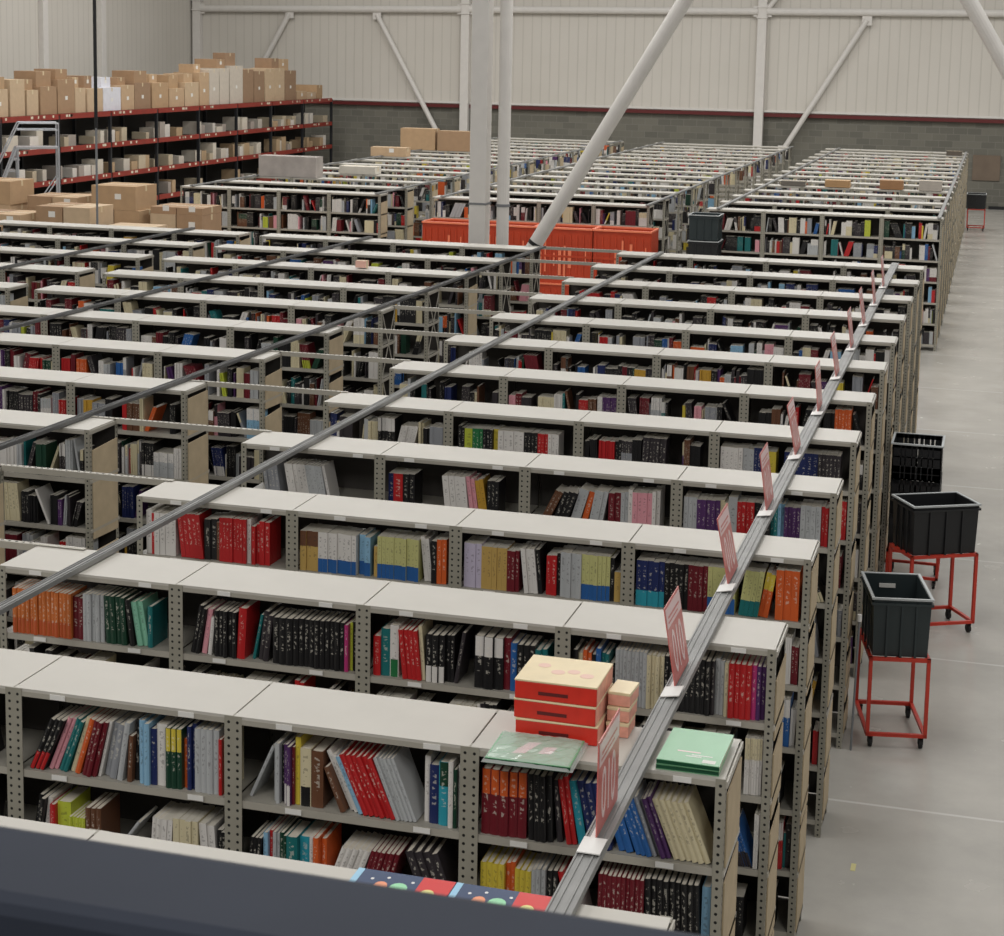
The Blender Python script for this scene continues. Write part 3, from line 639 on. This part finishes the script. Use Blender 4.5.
# plastic-wrapped green book overhanging the edge
e = empty('wrapped_book', (-.735, 1.385, H+.002), .02); m = MB(); m.box(-.165, .165, 0, .27, 0, .022, M['lime']); m.box(-.166, .166, -.001, .01, .0, .02, M['dgreen']); m.obj('cover', e)
fm = bpy.data.materials.new('clear_plastic_film'); fm.use_nodes = True; b = fm.node_tree.nodes['Principled BSDF']; b.inputs['Roughness'].default_value = .08; b.inputs['Alpha'].default_value = .38; b.inputs['Base Color'].default_value = (.85, .88, .85, 1)
m = MB(); nx, ny = 16, 14; r = random.Random(4); base = len(m.v)
for j in range(ny+1):
    for i in range(nx+1):
        u, v = i/nx, j/ny; edge = min(u, 1-u, v, 1-v)
        m.v.append((-.178+.356*u, -.012+.294*v, .027+(r.uniform(-.003, .004) if edge > .01 else -.02)))
for j in range(ny):
    for i in range(nx):
        a = base+j*(nx+1)+i; m.face([a, a+1, a+nx+2, a+nx+1], m.mi(fm))
m.obj('film', e)
m = MB()
for (a0, b0, a1, b1) in ((-.08, .07, -.02, .2), (.02, .09, .05, .17)):
    m.poly([(a0, b0, .0222), (a0+.05, b0+.01, .0222), (a1+.03, b1, .0222), (a1-.02, b1-.01, .0222)], M['signhead'], (0, 0, .0006))
m.obj('cover_picture', e)
tag(e, 'green book in crinkled clear plastic overhanging the shelf edge before the red boxes', 'book')
# picture books on the hidden nearest row
def blob(m, cx, cy2, rx, ry, z, mm, n=14): m.poly([(cx+rx*math.cos(t*2*math.pi/n), cy2+ry*math.sin(t*2*math.pi/n), z) for t in range(n)], mm, (0, 0, .0005))
def pdeco(e, w, d, t):
    m = MB(); m.box(w/2-.11, w/2-.001, .002, d-.002, t, t+.0006, M['picred']); m.obj('red_cover_panel', e)
    m = MB(); z = t+.0007
    blob(m, -.06, .2, .022, .03, z, M['picorange']); blob(m, .0, .2, .03, .036, z, M['picgreen']); blob(m, .1, .19, .024, .03, z, M['picyellow']); blob(m, -.03, .13, .012, .012, z, M['plastic_white']); blob(m, .0, .13, .012, .012, z, M['plastic_white'])
    for (sx, sy) in ((-.1, .24), (-.08, .16), (.035, .25), (-.05, .26), (.04, .15)): blob(m, sx, sy, .006, .007, z, M['plastic_white'], 8)
    m.obj('cover_illustrations', e)
    m = MB(); m.box(-w/2, -w/2+.022, .001, d-.001, t, t+.0007, M['skyblue']); m.obj('sky_blue_strip', e)
flat_book('flat_book', (-.875, .1, H+.001), .335, .3, .012, .0, M['navy'], 'navy picture book with red panel beside the handrail, farther from the rail', pdeco)
flat_book('flat_book', (-.545, .1, H+.001), .32, .3, .012, .0, M['navy'], 'navy picture book with red panel beside the handrail, touching the steel rail', pdeco)

# ------------------------------------------------------------------ handrail and mezzanine edge
m = MB(); zt = H+2.0; y0, y1 = -3.56, -3.425
pr_ = [(y0, zt-.16), (y0, zt-.014), (y0+.004, zt-.005), (y0+.014, zt), (y1-.02, zt), (y1-.005, zt-.006), (y1, zt-.022), (y1, zt-.16)]
b = len(m.v); mi = m.mi(M['hand'])
for x in (-4, 6): m.v += [(x, p[0]+(x+4)*-.003, p[1]) for p in pr_]
n = len(pr_)
for i in range(n): m.face([b+i, b+(i+1) % n, b+n+(i+1) % n, b+n+i], mi)
m.face([b+i for i in range(n)], mi); m.face([b+n+i for i in range(n)][::-1], mi)
e = empty('handrail', (0, 0, 0)); m.obj('top_rail', e)
for x in (-3.6, -1.4, 1.8, 4): m = MB(); m.box(x-.04, x+.04, -3.56, -3.48, H+.95, zt-.15, M['hand']); m.obj('upright', e)
tag(e, 'dark slate handrail crossing the bottom corner in front of everything', 'handrail')
m = MB(); m.box(-8, 8, -9, -3.42, H+.75, H+.95, M['slab']); struct(m, 'floor_mezzanine')

# ------------------------------------------------------------------ carts and crates
def tube_frame(e, w, d, h, r=.013, low=.1):
    for (sx, sy) in ((0, 0), (1, 0), (1, 1), (0, 1)):
        m = MB(); m.box(sx*w-r, sx*w+r, sy*d-r, sy*d+r, low-.01, h, M['red']); m.obj('leg', e)
        c = empty('caster', (sx*(w-.05)+.025, sy*(d-.05)+.025, 0)); c.parent = e
        m = MB(); m.tube((-.012, 0, .036), (.012, 0, .036), .036, M['rubber'], 14); m.obj('wheel', c)
        m = MB(); m.box(-.018, -.014, -.016, .016, .03, low-.012, M['rubber']); m.box(.014, .018, -.016, .016, .03, low-.012, M['rubber']); m.box(-.02, .02, -.02, .02, low-.02, low-.012, M['rubber']); m.obj('fork', c)
    for nm, z in (('lower_frame', low), ('upper_frame', h)):
        m = MB()
        for a in (0, 1): m.box(-r, w+r, a*d-r, a*d+r, z-r, z+r, M['red']); m.box(a*w-r, a*w+r, -r, d+r, z-r, z+r, M['red'])
        if nm == 'upper_frame': m.box(w*.5-r, w*.5+r, 0, d, z-r, z+r*.9, M['red'])
        m.obj(nm, e)
def cart(x, y, rz, w, d, h, label, extra=None):
    e = empty('tube_cart', (x, y, 0), rz); tube_frame(e, w, d, h); tag(e, label, 'cart', 'red tube carts in the floor aisle')
    if extra: extra(e)
    return e
def crate(x, y, z, rz, w, d, h, mt, label, rim=True, perforated=False):
    e = empty('plastic_crate', (x, y, z), rz); t = .012; m = MB(); tp = .012
    # walls: tapered box built from outer and inner skins
    def ring(z_, o_): return [(-o_, -o_, z_), (w+o_, -o_, z_), (w+o_, d+o_, z_), (-o_, d+o_, z_)]
    if not perforated:
        b = len(m.v); mi = m.mi(mt); m.v += ring(0, -tp)+ring(h, 0)+ring(h, -t)+ring(.01, -t-tp)
        for a in (0, 4, 8):
            for i in range(4): m.face([b+a+i, b+a+(i+1) % 4, b+a+4+(i+1) % 4, b+a+4+i], mi)
        m.face([b+3, b+2, b+1, b], mi); m.face([b+12, b+13, b+14, b+15], mi)
        for k in range(1, 4):
            for yy in (0, d): m.box(w*k/4-.008, w*k/4+.008, yy-(.012 if yy == 0 else -.0), yy+(.0 if yy == 0 else .012), .0, h-.03, mt)
            for xx in (0, w): m.box(xx-(.012 if xx == 0 else 0), xx+(0 if xx == 0 else .012), d*k/4-.008, d*k/4+.008, .0, h-.03, mt)
        m.box(-.014, w+.014, -.014, -.0, h-.05, h-.03, mt); m.box(-.014, w+.014, d, d+.014, h-.05, h-.03, mt); m.box(-.014, 0, 0, d, h-.05, h-.03, mt); m.box(w, w+.014, 0, d, h-.05, h-.03, mt)
        m.obj('body', e)
    else:
        m.box(0, w, 0, d, 0, .012, mt)
        for s in (0, 1):
            for n_, L, ax in ((9, w, 0), (7, d, 1)):
                for k in range(n_+1):
                    c = L*k/n_; ww = .03 if k not in (0, 1, n_-1, n_, 3, 6) else .05
                    c0, c1 = max(0, c-ww/2), min(L, c+ww/2)
                    if ax == 0: m.box(c0, c1, s*(d-t), s*(d-t)+t, 0, h, mt)
                    else: m.box(s*(w-t), s*(w-t)+t, c0, c1, 0, h, mt)
            for z_ in (.0, h*.2, h*.62, h-.04):
                hh = .06 if z_ != h*.62 else .012
                m.box(0, w, s*(d-t), s*(d-t)+t, z_, min(h, z_+hh), mt); m.box(s*(w-t), s*(w-t)+t, 0, d, z_, min(h, z_+hh), mt)
        m.obj('slatted_body', e)
    if rim:
        m = MB(); r0 = .014
        m.box(-r0, w+r0, -r0, .006, h-.008, h+.006, M['crate_rim']); m.box(-r0, w+r0, d-.006, d+r0, h-.008, h+.006, M['crate_rim'])
        m.box(-r0, .006, .006, d-.006, h-.008, h+.006, M['crate_rim']); m.box(w-.006, w+r0, .006, d-.006, h-.008, h+.006, M['crate_rim']); m.obj('rim', e)
    return tag(e, label, 'crate', 'dark plastic crates')
def hole(e, x0, x1, y, z0, z1):
    m = MB(); m.box(x0, x1, y-.004, y+.004, z0, z1, M['paper']); m.obj('pale_plate', e)  # pale plate on the back wall, drawn for a hole in the crate
cart(.17, 7.68, .2, .41, .64, .665, 'red tube cart nearest the viewer, under the open dark crate')
c1 = crate(.17, 7.69, .68, .2, .41, .62, .43, M['crate'], 'open empty dark green crate on the nearest red cart')
hole(c1, .12, .24, .6, .33, .36)
a15 = -.0
ca = math.radians(12)
cart(.33, 10.28, .5, .60, .42, .70, 'red tube cart, second from the viewer, under the wide crate')
c2 = crate(.33, 10.28, .715, .5, .60, .42, .43, M['crate_black'], 'wide open black-green crate on the second red cart')
hole(c2, .46, .56, .405, .24, .29)
e = cart(.05, 11.75, 0, .46, .5, .34, 'low red tube dolly behind the second cart, under stacked crates')
for k in range(3):
    crate(.045, 11.76, .355+k*.335, (.02, -.01, .0)[k], .45, .48, .33 if k < 2 else .34, M['crate_black'], 'slatted black crate on the low dolly, %s of its stack' % ('bottom', 'middle', 'top')[k], rim=(k == 2), perforated=True)
cart(.06, 47.6, 0, .48, .6, .62, 'small distant red cart at the far end of the floor aisle')
crate(.03, 47.58, .637, 0, .52, .62, .42, M['crate_black'], 'black crate on the distant red cart near the back wall')
# white-capped strut leaning on row ends beside the nearest cart
m = MB(); m.tube((.065, 7.58, 0), (.08, 7.62, .95), .008, M['grey'], 8); m.tube((.08, 7.62, .95), (.0805, 7.62, 1.0), .016, M['plastic_white'], 10)
tag(m.obj('broom_handle'), 'thin white-tipped handle leaning upright beside the nearest red cart', 'handle')
m = MB(); m.box(.22, .25, 5.66, 5.76, .0005, .002, M['yellow']); tag(m.obj('floor_tape'), 'small yellow tape mark on the concrete floor aisle', 'tape')

# ------------------------------------------------------------------ orange bins in the cross aisle
for k in range(4):
    for t_ in range(2):
        w, d, h = 1.0, .62, .93; e = empty('orange_bin', (-8.76+k*1.02, 24.35, .02+t_*.96)); mt = M['orange']
        m = MB(); m.box(0, w, 0, .02, 0, h, mt); m.box(0, w, d-.02, d, 0, h, mt); m.box(0, .02, .02, d-.02, 0, h, mt); m.box(w-.02, w, .02, d-.02, 0, h, mt); m.box(.02, w-.02, .02, d-.02, 0, .03, mt)
        for q in range(9): m.box(.03+q*.115, .055+q*.115, -.018, 0, .05, h-.09, mt)
        m.box(0, w, -.02, 0, 0, .05, mt); m.box(0, w, -.02, 0, h*.48, h*.52, mt); m.obj('walls', e)
        m = MB(); m.box(-.004, w+.004, -.035, .02, h, h+.03, M['orange_rim']); m.box(-.004, w+.004, d-.02, d+.01, h, h+.03, M['orange_rim']); m.box(-.004, .02, .02, d-.02, h, h+.03, M['orange_rim']); m.box(w-.02, w+.004, .02, d-.02, h, h+.03, M['orange_rim']); m.obj('rim', e)
        m = MB(); r = random.Random(k*3+t_)
        for q in range(7):
            xx = r.uniform(.05, .9); m.box(xx, xx+r.uniform(.02, .06), -.0195, -.0185, r.uniform(.1, .4), r.uniform(.5, .8), M['orange_rim'])
        m.obj('pale_streaks', e)  # pale strips drawn for contents seen through the orange walls
        tag(e, 'large orange plastic bin in the cross aisle, %s layer, %s from the floor aisle' % (('lower', 'upper')[t_], ORD[3-k]), 'bin', 'orange bins in the cross aisle')
for k in range(4):
    crate(-4.12, 24.6, .45*k+.0, 0, .5, .5, .44, M['crate_black'], 'tall dark crate between orange bins and rear shelving, %s of its stack' % ('lowest', 'second', 'third', 'fourth')[k], rim=True)
crate(-4.12, 24.6, 1.81, 0, .5, .5, .42, M['crate'], 'dark green crate topping the stack between orange bins and rear shelving', rim=True)

# ------------------------------------------------------------------ cardboard boxes
BOXC = [(176, 146, 112), (162, 132, 102), (186, 158, 126), (150, 122, 96), (192, 168, 138)]
def carton(x, y, z, w, d, h, label, group, rz=0, col=None, r=rnd, lab=True, tape=True, name='cardboard_box', cat='box', mt=None, parts=True):
    col = col or r.choice(BOXC); e = MB(); cc = (*lin(col), 1)
    e.box(-w/2, w/2, -d/2, d/2, 0, h, mt or M['card'], col=cc)
    dk = (*[c*.6 for c in cc[:3]], 1)
    if parts:      # flap seam on the top
        e.box(-w/2-.0005, w/2+.0005, -.003, .003, h-.001, h+.0008, M['card'], col=dk)
    o = e.obj(name, bevel=min(.006, w*.03)); o.location = (x, y, z); o.rotation_euler = (0, 0, rz)
    tag(o, label, cat, group)
    if tape and parts:
        m = MB(); m.box(-w/2-.001, w/2+.001, -.03, .03, h+.001, h+.0018, M['tape']); m.box(w/2+.0002, w/2+.001, -.03, .03, h-.1, h+.001, M['tape']); m.obj('packing_tape', o)
    if lab and parts and r.random() < .6:
        m = MB(); lw = min(.12, w*.35); m.box(w/2+.0003, w/2+.0015, -lw/2, lw/2, h*.4, h*.4+lw*.8, M['paper']) if mt is None and x < -20 else m.box(-lw/2+w*.1, lw/2+w*.1, -d/2-.0015, -d/2-.0003, h*.45, h*.45+lw*.8, M['paper']); m.obj('address_label', o)
    return o
# stacks in the cross aisle at the far side (standing on pallets)
cols = [(-16.1, 21.0), (-14.95, 21.1), (-13.85, 21.4), (-12.75, 21.3), (-16.4, 23.2), (-15.2, 23.4), (-14.0, 23.4), (-12.85, 23.5)]
hts = [2.2, 2.1, 2.35, 1.95, 2.45, 2.2, 2.5, 2.1]
pal = empty('wooden_pallet'); wood = mat('pallet_wood', (160, 128, 92), .85, noise=.15, nscale=5)
m = MB()
for q in range(5): m.box(-.5, .5, -.45+q*.19, -.32+q*.19, .12, .14, wood)
m.obj('deck_boards', pal)
m = MB()
for q in (-.42, 0, .34): m.box(-.5, .5, q, q+.09, .02, .12, wood)
m.obj('bearers', pal)
for k, (x, y) in enumerate(cols):
    p = pal if k == 0 else copy_tree(pal); p.location = (x, y, 0)
    tag(p, 'wooden pallet under the %s cardboard stack of the %s line in the cross aisle' % (ORD[k % 4], ('front', 'rear')[k // 4]), 'pallet', 'pallets under the cardboard stacks')
    z = .141; r = random.Random(k); lay_ = 0
    while z < hts[k]-.12:
        h = min(r.choice([.32, .38, .42]), hts[k]-z)
        two = r.random() < .55
        nm = '%s stack, %s line of the cross aisle' % (ORD[k % 4], ('front', 'rear')[k//4])
        if two:
            for s in (0, 1): carton(x-.25+.5*s, y+r.uniform(-.02, .02), z, .48, .8, h, 'cardboard box, %s half, %s layer up, %s' % (('outer', 'inner')[s], ORD[lay_], nm), 'cardboard stacks in the cross aisle', r=r)
        else: carton(x, y, z, r.uniform(.8, .98), .8, h, 'wide cardboard box, %s layer up, %s' % (ORD[lay_], nm), 'cardboard stacks in the cross aisle', r=r)
        z += h+.003; lay_ += 1
# boxes on the rear row tops
j8 = Y2+9*PITCH+DEP/2
for k, (x, w, h) in enumerate(((-13.85, .95, .56), (-12.83, .95, .52), )):
    carton(x, j8, H+.008, w, .40, h, 'large cardboard box on the far rear rows before the wall brace, %s' % ('outer one', 'nearer the column')[k], 'boxes on rear row tops', lab=False)
carton(-13.6, Y2+7*PITCH+DEP/2, H+.008, .9, .4, .22, 'low flat cardboard box on rear row top, before the two large ones', 'boxes on rear row tops')
carton(-13.1, Y2+2*PITCH+DEP/2, H+.008, 1.25, .40, .42, 'grey shrink-wrapped load on the rear rows near the pallet rack', 'boxes on rear row tops', mt=M['greywrap'], tape=False, lab=False, name='wrapped_load', cat='load')
carton(-12.15, Y2+3*PITCH+DEP/2, H+.008, .8, .40, .16, 'low pale box beside the grey wrapped load on the rear rows', 'boxes on rear row tops', col=(206, 200, 188))
j4 = Y2+4*PITCH+DEP/2
for k, (x, w, h, c, l) in enumerate(((-3.2, .5, .09, (110, 104, 96), 'flat dark grey box'), (-2.3, .5, .14, (176, 140, 100), 'flat brown cardboard box'), (-1.22, .46, .18, (160, 120, 84), 'square brown cardboard box'), (-.45, .45, .2, (176, 168, 158), 'pale grey box'))):
    carton(x, j4, H+.012, w, .34, h, l+' on top of the rear rows beside the floor aisle', 'boxes on rear row tops', col=c, lab=False)
carton(-.35, Y2+13*PITCH+DEP/2, H+.008, .42, .3, .12, 'small dark box on the last rear row tops beside the aisle', 'boxes on rear row tops', col=(90, 82, 72), lab=False)
carton(-6.56, 10*PITCH+.2, H+.014, .13, .12, .08, 'small pink packet lying on top of a middle front shelving row', None, col=(222, 176, 160), lab=False)
carton(-10.9, Y2-1.2, 0, .7, .6, 1.5, 'tall brown carton standing in the cross aisle near the rear rows', 'cross aisle cartons')

# ------------------------------------------------------------------ pallet rack along the side wall
RX, RY0, RY1 = -22.0, 27.0, 54.0
e = empty('pallet_rack', (RX, RY0, 0)); L = RY1-RY0
nb = 10; bl = L/nb
for i in range(nb+1):
    for x in (0, -1.05):
        m = MB(); m.box(x-.04, x+.04, -.035, .035, 0, 3.05, M['rackpost']); m.obj('upright', e, (0, i*bl, 0))
levels = [.62, 1.42, 2.23, 3.06]
for zi, z in enumerate(levels):
    for i in range(nb):
        m = MB(); m.box(-.02, .055, .05, bl-.05, -.1, .03, M['rackred']); r = random.Random(i*7+zi)
        for q in range(5):
            yy = r.uniform(.1, bl-.25); m.box(.0552, .0565, yy, yy+r.uniform(.05, .12), -.05, .012, M['tag'])
        m.obj('beam', e, (0, i*bl, z))
        m = MB(); m.box(-1.0, -.03, .05, bl-.05, -.02, .0, M['rackdeck']); m.obj('deck', e, (0, i*bl, z))
m = MB(); m.box(-1.12, -1.105, 0, L, .0, 3.0, M['rackdeck']); m.obj('added_rack_backing', e)  # solid dark sheet added so gaps between the parcels stay black
tag(e, 'long dark-red multi-level pallet rack along the side wall, loaded with parcels', 'pallet rack')
r = random.Random(11); lvl_names = {0: 'lowest', 1: 'second', 2: 'third'}
cnt = 0
for zi, z in enumerate(levels[:3]):
    for bay in range(nb):
        y = RY0+bay*bl+.12; k = 0
        while y < RY0+(bay+1)*bl-.35:
            w = r.uniform(.16, .42); h = r.uniform(.18, .42)*(1.25 if r.random() < .2 else 1)
            if r.random() < .28: y += r.uniform(.15, .5); continue
            col = r.choice([(214, 206, 190), (222, 216, 206), (196, 182, 156), (186, 160, 126), (206, 198, 184), (170, 160, 150)])
            if zi == 0 and r.random() < .5: y += w; continue
            carton(RX-.28-r.uniform(0, .12), y+w/2, z+.001, .45, w, h, '%s parcel, %s in its bay, %s rack level, %s bay from the viewer' % (('pale' if col[0] > 200 else 'tan'), ORD[k], lvl_names[zi], ORD[bay]), 'parcels on the pallet rack levels', col=col, r=r, name='parcel', cat='parcel', tape=False, parts=False)
            y += w+r.uniform(.004, .05); k += 1; cnt += 1
print('parcels', cnt)
# top level: big boxes
z = levels[3]+.031; y = RY0+.2; k = 0
wrapy = [(36.8, 38.6), (43.6, 47.4)]
while y < RY1-.7:
    big = 43 < y < 51
    w = r.uniform(.5, 1.0); h = r.uniform(.2, .5) if y > 51 else r.uniform(.5, .95) if not big else r.uniform(.95, 1.2)
    white = 37.0 < y < 38.5
    col = (214, 214, 220) if white else ((196, 186, 172) if 43.5 < y < 46 else r.choice(BOXC))
    carton(RX-.5, y+w/2, z, .85, w, h, '%s box on top of the pallet rack, %s from its near end' % ('white wrapped' if white else 'brown', ordn(k)), 'boxes on top of the pallet rack', col=col, r=r)
    zz = z+h+.002
    if not big or r.random() < .4:
        w2 = w*r.uniform(.5, .9); h2 = r.uniform(.2, .42)
        if r.random() < .8 and y < 51: carton(RX-.5+r.uniform(-.08, .08), y+w/2, zz, r.uniform(.4, .75), w2, h2, 'smaller carton stacked above the %s box on top of the rack' % ordn(k), 'boxes on top of the pallet rack', col=col if white else None, r=r, rz=r.uniform(-.1, .1))
    y += w+r.uniform(.01, .12); k += 1

# ------------------------------------------------------------------ rolling ladder
e = empty('rolling_ladder', (-20.1, 30.0, 0), .6); S_ = M['steel']
for yy in (0, .62):
    m = MB(); m.tube((-1.0, yy, .05), (0, yy, 2.55), .025, S_, 8); m.obj('stringer', e)
    m = MB(); m.tube((-.75, yy, 1.45), (.05, yy, 3.1), .016, S_, 8); m.tube((.05, yy, 3.1), (.9, yy, 3.1), .016, S_, 8); m.tube((.9, yy, 3.1), (.9, yy, 2.55), .016, S_, 8); m.tube((.0, yy, 2.95), (.9, yy, 2.95), .012, S_, 8); m.obj('guard_rail', e)
    for xx in (.02, .9): m = MB(); m.tube((xx, yy, .05), (xx, yy, 2.55), .022, S_, 8); m.obj('leg', e)
    m = MB(); m.tube((.02, yy, .6), (.9, yy, 1.9), .014, S_, 8); m.obj('cross_strut', e)
for k in range(9):
    t = (k+1)/10; m = MB(); m.box(-1.0+t-.0, -1.0+t+.16, .01, .61, .05+2.5*t-.03, .05+2.5*t, S_); m.obj('step', e)
m = MB(); m.box(0, .92, 0, .62, 2.53, 2.57, S_); m.obj('platform', e)
for (xx, yy) in ((-.9, .05), (-.9, .57), (.85, .05), (.85, .57)): m = MB(); m.tube((xx, yy-.02, .05), (xx, yy+.02, .05), .05, M['rubber'], 12); m.obj('caster', e)
tag(e, 'grey steel rolling ladder with platform standing before the pallet rack', 'ladder')
# hanging cable
e = empty('drop_cable', (-12.68, 20.0, 0)); m = MB(); m.tube((0, 0, 3.6), (0, 0, 9.4), .028, M['black'], 8); m.obj('sleeve', e)
m = MB(); m.tube((0, 0, 0), (0, 0, 3.6), .018, M['grey'], 8); m.obj('conduit', e)
tag(e, 'black cable hanging from the roof past the cardboard boxes', 'cable')

# ------------------------------------------------------------------ light
w = bpy.data.worlds.new('world'); bpy.context.scene.world = w; w.use_nodes = True
w.node_tree.nodes['Background'].inputs[0].default_value = (1, .985, .96, 1); w.node_tree.nodes['Background'].inputs[1].default_value = .25
for ix, x in enumerate((-21, -12, -3, 6)):
    for iy, y in enumerate((-8, 7, 20, 32, 44)):  # unseen overhead lamps; the row behind the camera is boosted to brighten book fronts
        l = bpy.data.lights.new('overhead_light', 'AREA'); l.shape = 'RECTANGLE'; l.size = 3.2; l.size_y = 7; l.energy = (620, 330, 430, 560, 600)[iy]; l.color = (1, .982, .958)
        o = bpy.data.objects.new('overhead_light', l); C.objects.link(o); o.location = (x, y, 11.5)

# ------------------------------------------------------------------ camera
f, rx, ry, rz = 1763.51347, -.14177, -.01946, .27278
cam = bpy.data.cameras.new('camera'); co = bpy.data.objects.new('camera', cam); C.objects.link(co)
R = Matrix.Rotation(rz, 3, 'Z') @ Matrix.Rotation(rx, 3, 'X') @ Matrix.Rotation(ry, 3, 'Y')
B = Matrix(((1, 0, 0), (0, 0, -1), (0, 1, 0)))
mw = (R @ B).to_4x4(); mw.translation = (.85151, -4.76443, 2.69229+H); co.matrix_world = mw
cam.sensor_width = 36; cam.lens = f/1004*36; cam.shift_y = -(468-300)/1004; cam.clip_end = 200
cam.dof.use_dof = True; cam.dof.focus_distance = 11; cam.dof.aperture_fstop = 16
sc = bpy.context.scene; sc.camera = co
sc.view_settings.view_transform = 'Standard'; sc.view_settings.look = 'None'; sc.view_settings.gamma = 1; sc.view_settings.exposure = -.06
try: sc.view_settings.use_curve_mapping = False
except Exception: pass
sc.cycles.use_denoising = True
sc.cycles.max_bounces = 5; sc.cycles.diffuse_bounces = 3
print('individual books', count, 'objects', len(bpy.data.objects))
